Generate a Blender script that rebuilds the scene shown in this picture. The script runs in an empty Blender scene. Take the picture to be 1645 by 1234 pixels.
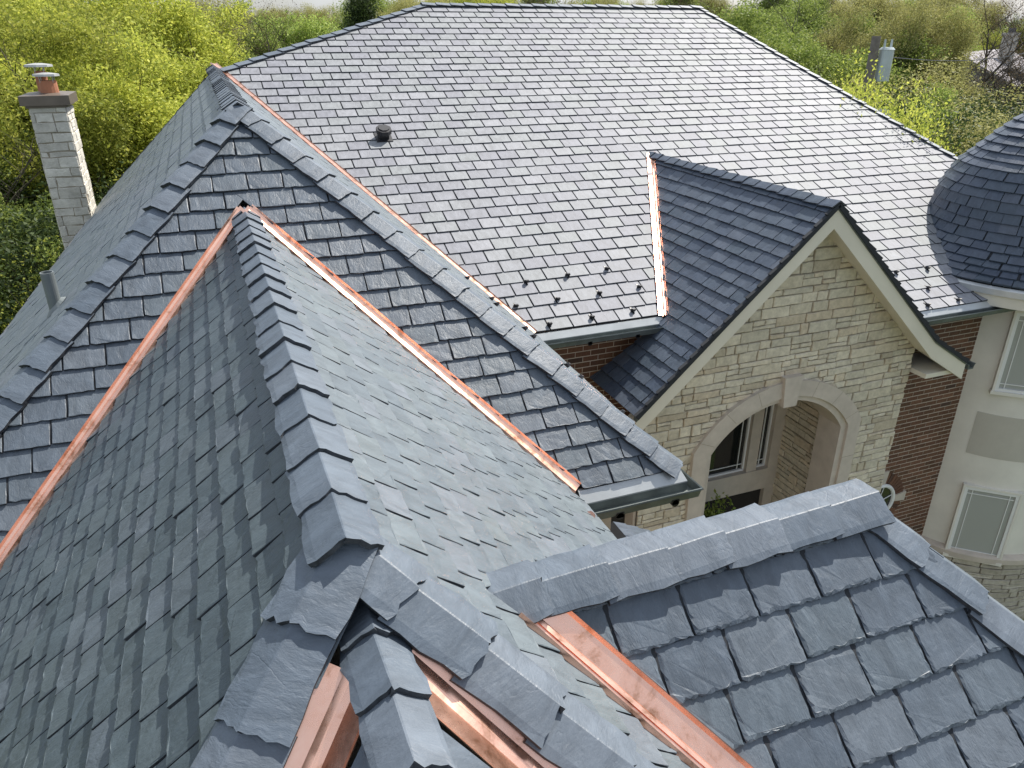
import bpy, math, random
import numpy as np
from mathutils import Vector
R_=math.radians
C=bpy.context.scene.collection
sc=bpy.context.scene
# ------------------------------------------------------------------ camera, sky, sun, exposure
F_PX,PITCH,ROLL,YAW=1214.4,R_(25.04),R_(.09),R_(21.09)
CX,CY=822.5,617.
camd=bpy.data.cameras.new('camera'); cam=bpy.data.objects.new('camera',camd); C.objects.link(cam)
camd.sensor_fit='HORIZONTAL'; camd.sensor_width=36.; camd.lens=36.*F_PX/1645.
camd.clip_start=.05; camd.clip_end=3000
_f=Vector((math.sin(YAW)*math.cos(PITCH),math.cos(YAW)*math.cos(PITCH),-math.sin(PITCH)))
_r=Vector((math.cos(YAW),-math.sin(YAW),0)); _u=_r.cross(_f)
c_,s_=math.cos(ROLL),math.sin(ROLL)
_r2=_r*c_-_u*s_ ; _u2=_r*s_+_u*c_
from mathutils import Matrix
cam.matrix_world=Matrix(((_r2.x,_u2.x,-_f.x,0),(_r2.y,_u2.y,-_f.y,0),(_r2.z,_u2.z,-_f.z,0),(0,0,0,1)))
sc.camera=cam
SUN=Vector((.555,.30,.775)).normalized()
w=bpy.data.worlds.new('World'); sc.world=w; w.use_nodes=True
nt=w.node_tree; bg=nt.nodes['Background']
sky=nt.nodes.new('ShaderNodeTexSky'); sky.sky_type='NISHITA'; sky.sun_disc=False
sky.sun_elevation=math.asin(SUN.z); sky.sun_rotation=math.atan2(SUN.x,SUN.y)
sky.air_density=1.; sky.dust_density=2.0; sky.ozone_density=1.
tc=nt.nodes.new('ShaderNodeTexCoord'); nz=nt.nodes.new('ShaderNodeTexNoise'); nz.inputs['Scale'].default_value=2.2; nz.inputs['Detail'].default_value=6
mp=nt.nodes.new('ShaderNodeMapping'); mp.inputs['Scale'].default_value=(1,1,2.6)
nt.links.new(tc.outputs['Generated'],mp.inputs[0]); nt.links.new(mp.outputs[0],nz.inputs['Vector'])
rp=nt.nodes.new('ShaderNodeMapRange'); rp.inputs['From Min'].default_value=.38; rp.inputs['From Max'].default_value=.62; rp.inputs['To Min'].default_value=.25; rp.inputs['To Max'].default_value=.85
nt.links.new(nz.outputs['Fac'],rp.inputs[0])
mx=nt.nodes.new('ShaderNodeMix'); mx.data_type='RGBA'; mx.inputs['B'].default_value=(7.6,8.3,9.4,1)
nt.links.new(rp.outputs[0],mx.inputs['Factor']); nt.links.new(sky.outputs[0],mx.inputs['A']); nt.links.new(mx.outputs['Result'],bg.inputs[0])
bg.inputs[1].default_value=.085
sd=bpy.data.lights.new('sun','SUN'); sd.energy=5.0; sd.angle=R_(.5); sd.color=(1,.95,.87)
so=bpy.data.objects.new('sun',sd); C.objects.link(so); so.rotation_euler=SUN.to_track_quat('Z','Y').to_euler(); so.location=SUN*60
vs=sc.view_settings; vs.view_transform='Standard'; vs.look='None'; vs.gamma=1; vs.exposure=.62
GZ=-10.6
# ------------------------------------------------------------------ helpers
rng=random.Random(7)
def ray(x,y):
    a=x-CX; b=CY-y; u=(a*c_+b*s_)/F_PX; v=(-a*s_+b*c_)/F_PX
    d=math.cos(PITCH)+v*math.sin(PITCH); z=-math.sin(PITCH)+v*math.cos(PITCH)
    return Vector((u*math.cos(YAW)+d*math.sin(YAW),-u*math.sin(YAW)+d*math.cos(YAW),z))
def hit(x,y,n,d):
    r=ray(x,y); return r*(d/r.dot(Vector(n)))
hx=lambda x,y,v: hit(x,y,(1,0,0),v)
hy=lambda x,y,v: hit(x,y,(0,1,0),v)
hz=lambda x,y,v: hit(x,y,(0,0,1),v)

class MB:
    def __init__(s): s.v=[]; s.f=[]; s.uv=[]; s.m=[]
    def add(s,vs_,fs,uv=None,mi=0,mis=None):
        b=len(s.v); s.v+= [tuple(p) for p in vs_]
        s.uv+= list(uv) if uv else [(p[0]+p[1],p[2]) for p in vs_]
        for k_,f in enumerate(fs): s.f.append(tuple(b+i for i in f)); s.m.append(mis[k_] if mis else mi)
    def quad(s,a,b,c,d,mi=0): s.add([a,b,c,d],[(0,1,2,3)],mi=mi)
    def box(s,lo,hi,mi=0,M=None):
        x0,y0,z0=lo;x1,y1,z1=hi
        P=[Vector(p) for p in((x0,y0,z0),(x1,y0,z0),(x1,y1,z0),(x0,y1,z0),(x0,y0,z1),(x1,y0,z1),(x1,y1,z1),(x0,y1,z1))]
        if M: P=[M@p for p in P]
        s.add(P,[(0,3,2,1),(4,5,6,7),(0,1,5,4),(1,2,6,5),(2,3,7,6),(3,0,4,7)],mi=mi)
    def tube(s,a,b,ra,rb,n=8,mi=0,caps=True):
        a=Vector(a);b=Vector(b);d=(b-a).normalized(); t=d.orthogonal().normalized(); q=d.cross(t)
        V=[];
        for P,r in((a,ra),(b,rb)):
            for i in range(n):
                A=2*math.pi*i/n; V.append(P+(t*math.cos(A)+q*math.sin(A))*r)
        F=[(i,(i+1)%n,n+(i+1)%n,n+i) for i in range(n)]
        if caps: F+=[tuple(range(n-1,-1,-1)),tuple(range(n,2*n))]
        s.add(V,F,mi=mi)
    def prism(s,pts,dirv,mi=0):   # closed polygon extruded along dirv
        n=len(pts); V=[Vector(p) for p in pts]; V+= [p+Vector(dirv) for p in V]
        F=[tuple(range(n)),tuple(range(2*n-1,n-1,-1))]+[(i,n+i,n+(i+1)%n,(i+1)%n) for i in range(n)]
        s.add(V,F,mi=mi)
    def build(s,name,mats,parent=None,smooth=False,fix=False):
        me=bpy.data.meshes.new(name)
        me.from_pydata(s.v,[],s.f)
        if not isinstance(mats,(list,tuple)): mats=[mats]
        for m in mats: me.materials.append(m)
        if len(mats)>1: me.polygons.foreach_set('material_index',s.m)
        ul=me.uv_layers.new(name='uv'); li=np.zeros(len(me.loops),dtype=np.int32); me.loops.foreach_get('vertex_index',li)
        U=np.array(s.uv,dtype=np.float32)[li]; ul.data.foreach_set('uv',U.ravel())
        if smooth: me.polygons.foreach_set('use_smooth',[True]*len(me.polygons))
        me.update()
        o=bpy.data.objects.new(name,me); C.objects.link(o)
        if parent: o.parent=parent; o.matrix_parent_inverse=Matrix.Identity(4) if parent.location.length==0 else Matrix.Translation(-parent.location)
        if fix:
            import bmesh
            bm=bmesh.new(); bm.from_mesh(me); bmesh.ops.recalc_face_normals(bm,faces=bm.faces); bm.to_mesh(me); bm.free()
        return o
def tag(o,label=None,cat=None,group=None,kind=None):
    if label:o['label']=label
    if cat:o['category']=cat
    if group:o['group']=group
    if kind:o['kind']=kind
    return o
def empty(name,loc,label,cat,group=None):
    o=bpy.data.objects.new(name,None); C.objects.link(o); o.location=loc; o.empty_display_size=.3
    return tag(o,label,cat,group)
# ------------------------------------------------------------------ materials
def newmat(name):
    m=bpy.data.materials.new(name); m.use_nodes=True; t=m.node_tree; return m,t,t.nodes['Principled BSDF']
def N(t,k,**kw):
    n=t.nodes.new(k)
    for a,b in kw.items():
        if a in n.inputs: n.inputs[a].default_value=b
        else: setattr(n,a,b)
    return n
def ramp(t,stops,src):
    r=t.nodes.new('ShaderNodeValToRGB'); e=r.color_ramp.elements
    while len(e)<len(stops): e.new(.5)
    for i,(p,c) in enumerate(stops): e[i].position=p; e[i].color=(*c,1) if len(c)==3 else c
    t.links.new(src,r.inputs[0]); return r.outputs[0]
def mixc(t,fac,a,b,mode='MIX'):
    m=t.nodes.new('ShaderNodeMix'); m.data_type='RGBA'; m.blend_type=mode
    for k,v in(('Factor',fac),('A',a),('B',b)):
        if isinstance(v,bpy.types.NodeSocket): t.links.new(v,m.inputs[k])
        else: m.inputs[k].default_value=v if k=='Factor' else (*v,1)
    return m.outputs['Result']
def slate_mat(name,stops,rough=.42,bump=.5,fine=1.,spec=.45):
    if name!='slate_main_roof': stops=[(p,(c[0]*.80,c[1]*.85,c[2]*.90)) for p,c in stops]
    m,t,b=newmat(name); b.inputs['Specular IOR Level'].default_value=spec
    g=N(t,'ShaderNodeNewGeometry'); uv=N(t,'ShaderNodeTexCoord')
    mp=N(t,'ShaderNodeMapping'); mp.inputs['Scale'].default_value=(9*fine,4*fine,1); mp.inputs['Rotation'].default_value=(0,0,.35)
    t.links.new(uv.outputs['UV'],mp.inputs[0])
    # every slate gets its own piece of texture
    off=N(t,'ShaderNodeVectorMath',operation='SCALE'); off.inputs['Scale'].default_value=37.
    cmb=N(t,'ShaderNodeCombineXYZ'); t.links.new(g.outputs['Random Per Island'],cmb.inputs[2])
    t.links.new(cmb.outputs[0],off.inputs[0])
    ad=N(t,'ShaderNodeVectorMath',operation='ADD'); t.links.new(mp.outputs[0],ad.inputs[0]); t.links.new(off.outputs[0],ad.inputs[1])
    n1=N(t,'ShaderNodeTexNoise',Scale=1.6,Detail=8.,Roughness=.62,Distortion=.6); t.links.new(ad.outputs[0],n1.inputs['Vector'])
    n2=N(t,'ShaderNodeTexNoise',Scale=9.,Detail=5.,Roughness=.7); t.links.new(ad.outputs[0],n2.inputs['Vector'])
    n3=N(t,'ShaderNodeTexNoise',Scale=.9,Detail=4.,Roughness=.6,Distortion=.5); t.links.new(ad.outputs[0],n3.inputs['Vector'])
    base=ramp(t,stops,g.outputs['Random Per Island'])
    v=ramp(t,[(.3,(.72,.72,.72)),(.7,(1.3,1.3,1.3))],n1.outputs['Fac'])
    c1=mixc(t,.8,base,v,'MULTIPLY')
    sp=ramp(t,[(.6,(0,0,0)),(.78,(1,1,1))],n2.outputs['Fac'])
    sfac=N(t,'ShaderNodeMath',operation='MULTIPLY'); t.links.new(sp,sfac.inputs[0]); sfac.inputs[1].default_value=.3
    c2=mixc(t,sfac.outputs[0],c1,(.26,.27,.28))
    t.links.new(c2,b.inputs['Base Color'])
    rr=N(t,'ShaderNodeMapRange'); rr.inputs['To Min'].default_value=rough-.07; rr.inputs['To Max'].default_value=rough+.1
    t.links.new(n1.outputs['Fac'],rr.inputs[0]); t.links.new(rr.outputs[0],b.inputs['Roughness'])
    # ridged cleft lines
    ab=N(t,'ShaderNodeMath',operation='SUBTRACT'); t.links.new(n3.outputs['Fac'],ab.inputs[0]); ab.inputs[1].default_value=.5
    ab2=N(t,'ShaderNodeMath',operation='ABSOLUTE'); t.links.new(ab.outputs[0],ab2.inputs[0])
    ab3=N(t,'ShaderNodeMapRange'); ab3.inputs['From Max'].default_value=.03; t.links.new(ab2.outputs[0],ab3.inputs[0])
    s1=N(t,'ShaderNodeMath',operation='MULTIPLY_ADD'); t.links.new(ab3.outputs[0],s1.inputs[0]); s1.inputs[1].default_value=.10; t.links.new(n1.outputs['Fac'],s1.inputs[2])
    s2=N(t,'ShaderNodeMath',operation='MULTIPLY_ADD'); t.links.new(n2.outputs['Fac'],s2.inputs[0]); s2.inputs[1].default_value=.35; t.links.new(s1.outputs[0],s2.inputs[2])
    bp=N(t,'ShaderNodeBump',Strength=bump,Distance=.012); t.links.new(s2.outputs[0],bp.inputs['Height']); t.links.new(bp.outputs[0],b.inputs['Normal'])
    return m
GREY=[(0.,(.058,.074,.102)),(.35,(.074,.09,.118)),(.6,(.068,.086,.108)),(1.,(.095,.108,.135))]
M_SL=slate_mat('slate_grey',GREY)
M_SLN=slate_mat('slate_grey_coarse',[(0.,(.088,.105,.126)),(.4,(.108,.125,.146)),(.7,(.102,.121,.137)),(1.,(.125,.139,.158))],rough=.46,bump=.5,fine=1.)
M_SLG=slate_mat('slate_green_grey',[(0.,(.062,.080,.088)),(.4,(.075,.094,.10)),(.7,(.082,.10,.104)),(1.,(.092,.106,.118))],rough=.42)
M_SLH=slate_mat('slate_green_grey_lit',[(0.,(.118,.138,.152)),(.4,(.138,.158,.17)),(.7,(.145,.165,.17)),(1.,(.158,.172,.19))],rough=.45)  # green grey slate again, light on the brighter slopes put into its colour
M_CAP=slate_mat('slate_cap',[(0.,(.098,.118,.142)),(.5,(.12,.14,.164)),(1.,(.14,.156,.178))],rough=.46,bump=.4)
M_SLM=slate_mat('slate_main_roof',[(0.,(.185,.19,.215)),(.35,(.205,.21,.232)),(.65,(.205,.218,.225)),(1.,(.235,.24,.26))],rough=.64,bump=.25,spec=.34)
def simple(name,col,rough=.6,metal=0.,nscale=6.,var=.15,bump=.1,dist=.01,spec=.5):
    m,t,b=newmat(name); tcn=N(t,'ShaderNodeTexCoord')
    n=N(t,'ShaderNodeTexNoise',Scale=nscale,Detail=6.,Roughness=.6); t.links.new(tcn.outputs['Object'],n.inputs['Vector'])
    lo=tuple(c*(1-var) for c in col); hi=tuple(min(1,c*(1+var)) for c in col)
    t.links.new(ramp(t,[(.3,lo),(.7,hi)],n.outputs['Fac']),b.inputs['Base Color'])
    b.inputs['Roughness'].default_value=rough; b.inputs['Metallic'].default_value=metal; b.inputs['Specular IOR Level'].default_value=spec
    if bump:
        bp=N(t,'ShaderNodeBump',Strength=bump,Distance=dist); t.links.new(n.outputs['Fac'],bp.inputs['Height']); t.links.new(bp.outputs[0],b.inputs['Normal'])
    return m
def copper_mat():
    m,t,b=newmat('copper_sheet'); tcn=N(t,'ShaderNodeTexCoord')
    n=N(t,'ShaderNodeTexNoise',Scale=7.,Detail=7.,Roughness=.7,Distortion=.4); t.links.new(tcn.outputs['Object'],n.inputs['Vector'])
    n2=N(t,'ShaderNodeTexNoise',Scale=1.4,Detail=3.); t.links.new(tcn.outputs['Object'],n2.inputs['Vector'])
    c=ramp(t,[(.30,(.34,.14,.07)),(.37,(.64,.34,.22)),(.45,(.90,.52,.38)),(.8,(.95,.64,.51))],n.outputs['Fac'])
    t.links.new(c,b.inputs['Base Color']); b.inputs['Metallic'].default_value=.9
    t.links.new(ramp(t,[(.3,(.17,.17,.17)),(.7,(.36,.36,.36))],n.outputs['Fac']),b.inputs['Roughness'])
    bp=N(t,'ShaderNodeBump',Strength=.15,Distance=.02); t.links.new(n2.outputs['Fac'],bp.inputs['Height']); t.links.new(bp.outputs[0],b.inputs['Normal'])
    return m
M_CU=copper_mat()
M_EDGE=simple('broken_slate_edge',(.035,.04,.048),.7,0,40,.5,.5)
M_UNDER=simple('roof_underlay',(.022,.025,.03),.9)
M_GUT=simple('grey_painted_metal',(.46,.48,.48),.35,.3,3,.12)
M_GUTD=simple('dark_grey_gutter_metal',(.13,.15,.145),.4,.3,5,.3)
M_TRIM=simple('cream_painted_trim',(.66,.62,.52),.55,0,2,.05,.03)
M_CAST=simple('cast_stone',(.50,.445,.38),.8,0,5,.1,.12)
M_STUC=simple('white_stucco',(.70,.68,.61),.85,0,1.6,.09,.3)
M_PANEL=simple('beige_recess_panel',(.47,.45,.39),.85,0,3,.05,.1)
M_WHITE=simple('white_window_frame',(.72,.73,.72),.4,0,2,.04,.0)
M_BLACK=simple('black_metal',(.015,.015,.018),.45,0,8,.3)
M_PVC=simple('grey_vent_pipe',(.15,.17,.175),.5,0,6,.15)
M_DARK=simple('dark_interior',(.02,.018,.016),.9)
M_CLAY=simple('clay_flue',(.36,.15,.08),.8,0,6,.2)
M_CROWN=simple('brown_metal_chimney_cap',(.17,.14,.115),.45,.4,4,.2)
M_GALV=simple('galvanised_metal',(.42,.42,.41),.5,.5,5,.1)
M_BARK=simple('bark',(.07,.058,.045),.95,0,9,.35,.4,.03)
def island_mat(name,stops,rough=.85,nscale=14.,bump=.6,dist=.01,stain=.25):
    m,t,b=newmat(name); g=N(t,'ShaderNodeNewGeometry'); tcn=N(t,'ShaderNodeTexCoord')
    n=N(t,'ShaderNodeTexNoise',Scale=nscale,Detail=7.,Roughness=.65); t.links.new(tcn.outputs['Object'],n.inputs['Vector'])
    n2=N(t,'ShaderNodeTexNoise',Scale=1.3,Detail=5.); t.links.new(tcn.outputs['Object'],n2.inputs['Vector'])
    base=ramp(t,stops,g.outputs['Random Per Island'])
    c=mixc(t,.8,base,ramp(t,[(.3,(.75,.75,.75)),(.7,(1.25,1.25,1.25))],n.outputs['Fac']),'MULTIPLY')
    c=mixc(t,stain,c,ramp(t,[(.35,(.7,.68,.62)),(.65,(1.2,1.2,1.2))],n2.outputs['Fac']),'MULTIPLY')
    t.links.new(c,b.inputs['Base Color']); b.inputs['Roughness'].default_value=rough; b.inputs['Specular IOR Level'].default_value=.25
    bp=N(t,'ShaderNodeBump',Strength=bump,Distance=dist); t.links.new(n.outputs['Fac'],bp.inputs['Height']); t.links.new(bp.outputs[0],b.inputs['Normal'])
    return m
M_STONE=island_mat('buff_limestone',[(0.,(.48,.43,.33)),(.2,(.60,.545,.43)),(.45,(.52,.48,.385)),(.7,(.65,.595,.475)),(.9,(.56,.48,.36)),(1.,(.44,.39,.30))])
M_STONEG=island_mat('grey_limestone',[(0.,(.34,.31,.25)),(.5,(.40,.37,.31)),(1.,(.45,.42,.35))])
M_CHST=island_mat('pale_chimney_stone',[(0.,(.50,.475,.42)),(.5,(.60,.575,.51)),(1.,(.68,.65,.58))],bump=1.,dist=.03,nscale=7)
M_BRICK=island_mat('red_brown_brick',[(0.,(.10,.055,.036)),(.3,(.15,.08,.05)),(.6,(.12,.062,.042)),(.85,(.185,.095,.06)),(1.,(.07,.045,.035))],nscale=30,dist=.004)
M_MORT=simple('pale_mortar',(.5,.43,.35),.95,0,20,.1,.2)
M_MORTD=simple('stone_mortar',(.28,.24,.18),.95,0,20,.1,.2)
def glass_mat(name,col,rough=.05):
    m,t,b=newmat(name); b.inputs['Base Color'].default_value=(*col,1); b.inputs['Roughness'].default_value=rough; b.inputs['Specular IOR Level'].default_value=.8
    return m
M_GLASS=glass_mat('dark_glass',(.012,.014,.014))
M_GLASSB=glass_mat('glass_over_blind',(.36,.37,.36),.1)
# ------------------------------------------------------------------ 2-D clipping
def clip(poly,a,b,c):          # keep a*s+b*t>=c
    out=[]; n=len(poly)
    for i in range(n):
        p=poly[i]; q=poly[(i+1)%n]; dp=a*p[0]+b*p[1]-c; dq=a*q[0]+b*q[1]-c
        if dp>=0: out.append(p)
        if (dp>=0)!=(dq>=0):
            k=dp/(dp-dq); out.append((p[0]+k*(q[0]-p[0]),p[1]+k*(q[1]-p[1])))
    return out
def halfplanes(poly):          # of a convex polygon, inside positive
    A=sum(poly[i][0]*poly[(i+1)%len(poly)][1]-poly[(i+1)%len(poly)][0]*poly[i][1] for i in range(len(poly)))
    if A<0: poly=poly[::-1]
    H=[]
    for i in range(len(poly)):
        (x0,y0),(x1,y1)=poly[i],poly[(i+1)%len(poly)]
        a,b=-(y1-y0),(x1-x0); l=math.hypot(a,b)
        if l<1e-9: continue
        a/=l;b/=l; H.append((a,b,a*x0+b*y0))
    return H
def area(p): return abs(sum(p[i][0]*p[(i+1)%len(p)][1]-p[(i+1)%len(p)][0]*p[i][1] for i in range(len(p))))/2
def inter(poly,H):
    for h in H:
        if len(poly)<3: return []
        poly=clip(poly,*h)
    return poly if len(poly)>2 and area(poly)>2e-5 else []
def subtract(poly,H):          # poly minus convex region H
    if not inter(poly,H): return [poly]
    out=[]; cur=poly
    for a,b,c in H:
        p=clip(cur,-a,-b,-c)
        if len(p)>2 and area(p)>2e-5: out.append(p)
        cur=clip(cur,a,b,c)
        if len(cur)<3: break
    return out
def dedupe(p):
    o=[]
    for q in p:
        if not o or math.hypot(q[0]-o[-1][0],q[1]-o[-1][1])>1e-4: o.append(q)
    while len(o)>1 and math.hypot(o[0][0]-o[-1][0],o[0][1]-o[-1][1])<1e-4: o.pop()
    return o
def plate(mb,mapf,poly,hfun,inset,drop,base=0.,uvo=(0,0),jit=0.,hj=0.,edge=False):
    poly=dedupe(poly); n=len(poly)
    if n<3: return
    A=sum(poly[i][0]*poly[(i+1)%n][1]-poly[(i+1)%n][0]*poly[i][1] for i in range(n))
    if A<0: poly=poly[::-1]
    inn=[]
    for i in range(n):
        p0,p1,p2=poly[i-1],poly[i],poly[(i+1)%n]
        e1=(p1[0]-p0[0],p1[1]-p0[1]); e2=(p2[0]-p1[0],p2[1]-p1[1])
        l1=math.hypot(*e1) or 1; l2=math.hypot(*e2) or 1
        nx=-e1[1]/l1-e2[1]/l2; ny=e1[0]/l1+e2[0]/l2; l=math.hypot(nx,ny)
        if l<.3: nx,ny,l=0,0,1
        k=inset*(1+jit*rng.uniform(-.8,1.3))/l
        inn.append((p1[0]+nx*k,p1[1]+ny*k))
    V=[];U=[]
    for s,t in inn: V.append(mapf(s,t,hfun(s,t)-rng.uniform(0,hj))); U.append((s+uvo[0],t+uvo[1]))
    for s,t in poly: V.append(mapf(s,t,hfun(s,t)-drop)); U.append((s+uvo[0],t+uvo[1]))
    for s,t in poly: V.append(mapf(s,t,base)); U.append((s+uvo[0],t+uvo[1]+.02))
    F=[tuple(range(n))]
    for i in range(n):
        j=(i+1)%n; F.append((n+i,n+j,j,i)); F.append((2*n+i,2*n+j,n+j,n+i))
    mb.add(V,F,U,mis=[0]+[0,1]*n if edge else None)
def slates(name,mapf,poly,e,wd,mat,parent,th=.012,gap=.006,detail=0,cuts=(),t0=None,wj=.03,ej=.004,seed=1,under=True,label=None,tilt=.15,th_j=.25,stop=None):
    """courses of individual slates laid over a convex roof polygon"""
    r=random.Random(seed); H=halfplanes(poly); mb=MB()
    smin=min(p[0] for p in poly); smax=max(p[0] for p in poly); tmin=min(p[1] for p in poly); tmax=max(p[1] for p in poly)
    if t0 is None: t0=tmin
    CH=[halfplanes(c) for c in cuts]
    k0=int(math.floor((tmin-t0)/e+1e-6)); k=k0
    while t0+k*e<tmax:
        ta=t0+k*e; s=smin-wd*r.uniform(.1,1.) ; 
        s=smin-wd*(.25+.5*(k%2))+r.uniform(-.08,.08)*wd
        while s<smax:
            ww=wd*(1+r.uniform(-wj,wj)); lo=ta+r.uniform(-ej,ej); hi=ta+e*1.06
            a,b=s+gap/2,s+ww-gap/2
            if detail==0: pl=[(a,lo),(b,lo+r.uniform(-ej,ej)*.6),(b,hi),(a,hi)]
            else:
                nb,ns=(7,3) if detail==1 else (16,10); j=.0028 if detail==1 else .003
                pl=[]
                for i in range(nb): pl.append((a+(b-a)*i/nb+(r.uniform(-j,j) if i else 0), lo+(r.uniform(-j,j)*.8 if r.random()<.7 else r.uniform(0,j*2.6))+(j*1.2 if i==0 else 0)))
                for i in range(ns): pl.append((b+r.uniform(-j,j)*.8, lo+(hi-lo)*i/ns))
                pl.append((b,hi)); 
                for i in range(ns): pl.append((a+r.uniform(-j,j)*.8, hi-(hi-lo)*i/ns))
            tk=th*(1+r.uniform(-th_j,th_j)); tl=r.uniform(-tilt,tilt)*th/wd
            hf=lambda S,T,ta=ta,tk=tk,tl=tl,sc_=s+ww/2: .004+max(0,tk*(1-(T-ta)/e))+tl*(S-sc_)*max(0,1-(T-ta)/e)
            pieces=[inter(pl,H)]
            for ch in CH:
                nxt=[]
                for p in pieces:
                    if p: nxt+=subtract(p,ch)
                pieces=nxt
            uvo=(r.uniform(-3,3),r.uniform(-3,3))
            for p in pieces:
                if p and area(p)>4e-4:
                    if detail==2: plate(mb,mapf,p,hf,.007,.006,uvo=uvo,jit=.95,hj=.003,edge=True)
                    elif detail==1: plate(mb,mapf,p,hf,.0035,.003,uvo=uvo,jit=.7,hj=.004,edge=True)
                    else: plate(mb,mapf,p,hf,.002,.002,uvo=uvo,edge=True)
            s+=ww
        k+=1
    o=mb.build(name,[mat,M_EDGE],parent)
    if label:o['label']=label
    if under:
        u=MB(); pcs=[poly]
        for ch in CH: pcs=[q for p in pcs for q in subtract(p,ch)]
        for p in pcs: u.add([mapf(s,t,.001) for s,t in p],[tuple(range(len(p)))])
        u.build('roof_underlay',M_UNDER,o)
    return o
def planemap(O,U,V):
    O=Vector(O);U=Vector(U).normalized();V=Vector(V).normalized();Nn=U.cross(V).normalized()
    f=lambda s,t,h: O+U*s+V*t+Nn*h
    inv=lambda P:((Vector(P)-O).dot(U),(Vector(P)-O).dot(V))
    f.N=Nn
    return f,inv,Nn
def caps(name,P0,P1,nA,nB,mat,parent,wing=.13,step=.22,th=.014,lift=.012,wingB=None,detail=1,seed=3,peakr=.003,flat=.35,j=.005):
    """overlapping bent slates over a hip or ridge from P0 (head) to P1 (foot)"""
    r=random.Random(seed); P0=Vector(P0);P1=Vector(P1); d=(P1-P0); L=d.length; d.normalize()
    def side(n,o):
        c=d.cross(n).normalized()
        if c.dot(o)>0: c=-c
        return c
    nA=Vector(nA).normalized(); nB=Vector(nB).normalized(); up=(nA+nB).normalized()
    nA=(nA+up*flat).normalized(); nB=(nB+up*flat).normalized()
    a=side(nA,nB); b=side(nB,nA); up=(nA+nB).normalized(); wingB=wingB or wing
    mb=MB(); n=max(1,int(round(L/step))); st=L/n
    nw=5 if detail else 2; ny=4 if detail else 1
    for i in range(n):
        x0=max(0,i*st-st*.12); x1=(i+1)*st+r.uniform(-.004,.004); uvo=(r.uniform(-4,4),r.uniform(-4,4))
        wa=wing*(1+r.uniform(-.04,.04)); wb=wingB*(1+r.uniform(-.04,.04)); tk=th*(1+r.uniform(-.2,.3)); yaw=r.uniform(-.006,.006)
        # cross stations: (dir, dist, normal)
        sts=[(a,wa*(nw-q)/nw,nA) for q in range(nw)]+[(a,peakr,nA),(b,peakr,nB)]+[(b,wb*(q+1)/nw,nB) for q in range(nw)]
        rows=[];m=len(sts)
        top=[];bot=[];uv=[]
        for yi in range(ny+1):
            f=yi/ny; x=x0+(x1-x0)*f
            for q,(dv,ds,nn) in enumerate(sts):
                edge=q in(0,m-1); jx=r.uniform(-j,j) if yi in(ny,) else 0; jd=r.uniform(-j,j) if edge else 0
                h=lift+tk*(f*1.05+.15); 
                p=P0+d*(x+jx)+dv*(ds+jd)+up*h+b*(yaw*(f-.5))
                if q in(nw,nw+1): p-=up*.0
                top.append(p-(nn*.003 if edge or yi==ny else nn*0)); bot.append(p-nn*(tk*.95+.003)); uv.append((x+uvo[0],(ds if dv is b else -ds)+uvo[1]))
        V=top+bot; K=len(top); F=[]; MI=[]
        for yi in range(ny):
            for q in range(m-1):
                i0=yi*m+q; F.append((i0,i0+1,i0+m+1,i0+m)); F.append((K+i0,K+i0+m,K+i0+m+1,K+i0+1))
        for yi in range(ny):
            for q in (0,m-1):
                i0=yi*m+q; F.append((i0,i0+m,K+i0+m,K+i0))
        for q in range(m-1):
            for yi in(0,ny):
                i0=yi*m+q; F.append((i0,K+i0,K+i0+1,i0+1))
        mb.add(V,F,uv+uv,mis=[0]*(2*ny*(m-1))+[1]*(len(F)-2*ny*(m-1)))
    return mb.build(name,[mat,M_EDGE],parent,fix=True)
def valley(name,P0,P1,nA,nB,parent,wA=.1,wB=.1,h=.012,rib=.02,start=0.,hem=.012):
    """W-profile copper valley: two wings and a raised centre rib"""
    P0=Vector(P0);P1=Vector(P1);d=(P1-P0).normalized();P0=P0+d*start;nA=Vector(nA).normalized();nB=Vector(nB).normalized()
    def side(n,o):
        c=d.cross(n).normalized()
        return c if c.dot(o)>0 else -c     # into own plane, away from valley => towards the other plane's normal
    a=side(nA,nB); b=side(nB,nA); up=(nA+nB).normalized(); mb=MB()
    prof=[(a,wA,nA,.002),(a,wA,nA,h+hem),(a,wA-.012,nA,h),(a,.03,nA,h),(a,.008,nA,h+rib),(b,.008,nB,h+rib),(b,.03,nB,h),(b,wB-.012,nB,h),(b,wB,nB,h+hem),(b,wB,nB,.002)]
    L=(P1-P0).length; ns=max(2,int(L/1.2)+1); V=[];UV=[]
    for i in range(ns):
        for e in(0,1):
            x=L*(i+e)/ns; lf=.003*(1-e)
            for q,(dv,ds,nn,hh) in enumerate(prof):
                V.append(P0+d*x+dv*ds+nn*(hh+lf+rng.uniform(-.0002,.0002))); UV.append((x,q*.02))
    m=len(prof);F=[]
    for i in range(2*ns-1):
        for q in range(m-1): F.append((i*m+q,i*m+q+1,(i+1)*m+q+1,(i+1)*m+q))
    mb.add(V,F,UV); return mb.build(name,M_CU,parent)
def sweep(name,path,prof,mat,parent,outs,mats=None):
    """sweep an (out,z) profile along path with per-point out vectors"""
    mb=MB(); m=len(prof); V=[]
    for P,o in zip(path,outs):
        P=Vector(P);o=Vector(o)
        for a,z in prof: V.append(P+o*a+Vector((0,0,z)))
    F=[];
    for i in range(len(path)-1):
        for q in range(m): F.append((i*m+q,i*m+(q+1)%m,(i+1)*m+(q+1)%m,(i+1)*m+q))
    F.append(tuple(range(m))); F.append(tuple(range((len(path)-1)*m,len(path)*m)))
    mb.add(V,F); return mb.build(name,mat,parent,fix=True)
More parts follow.
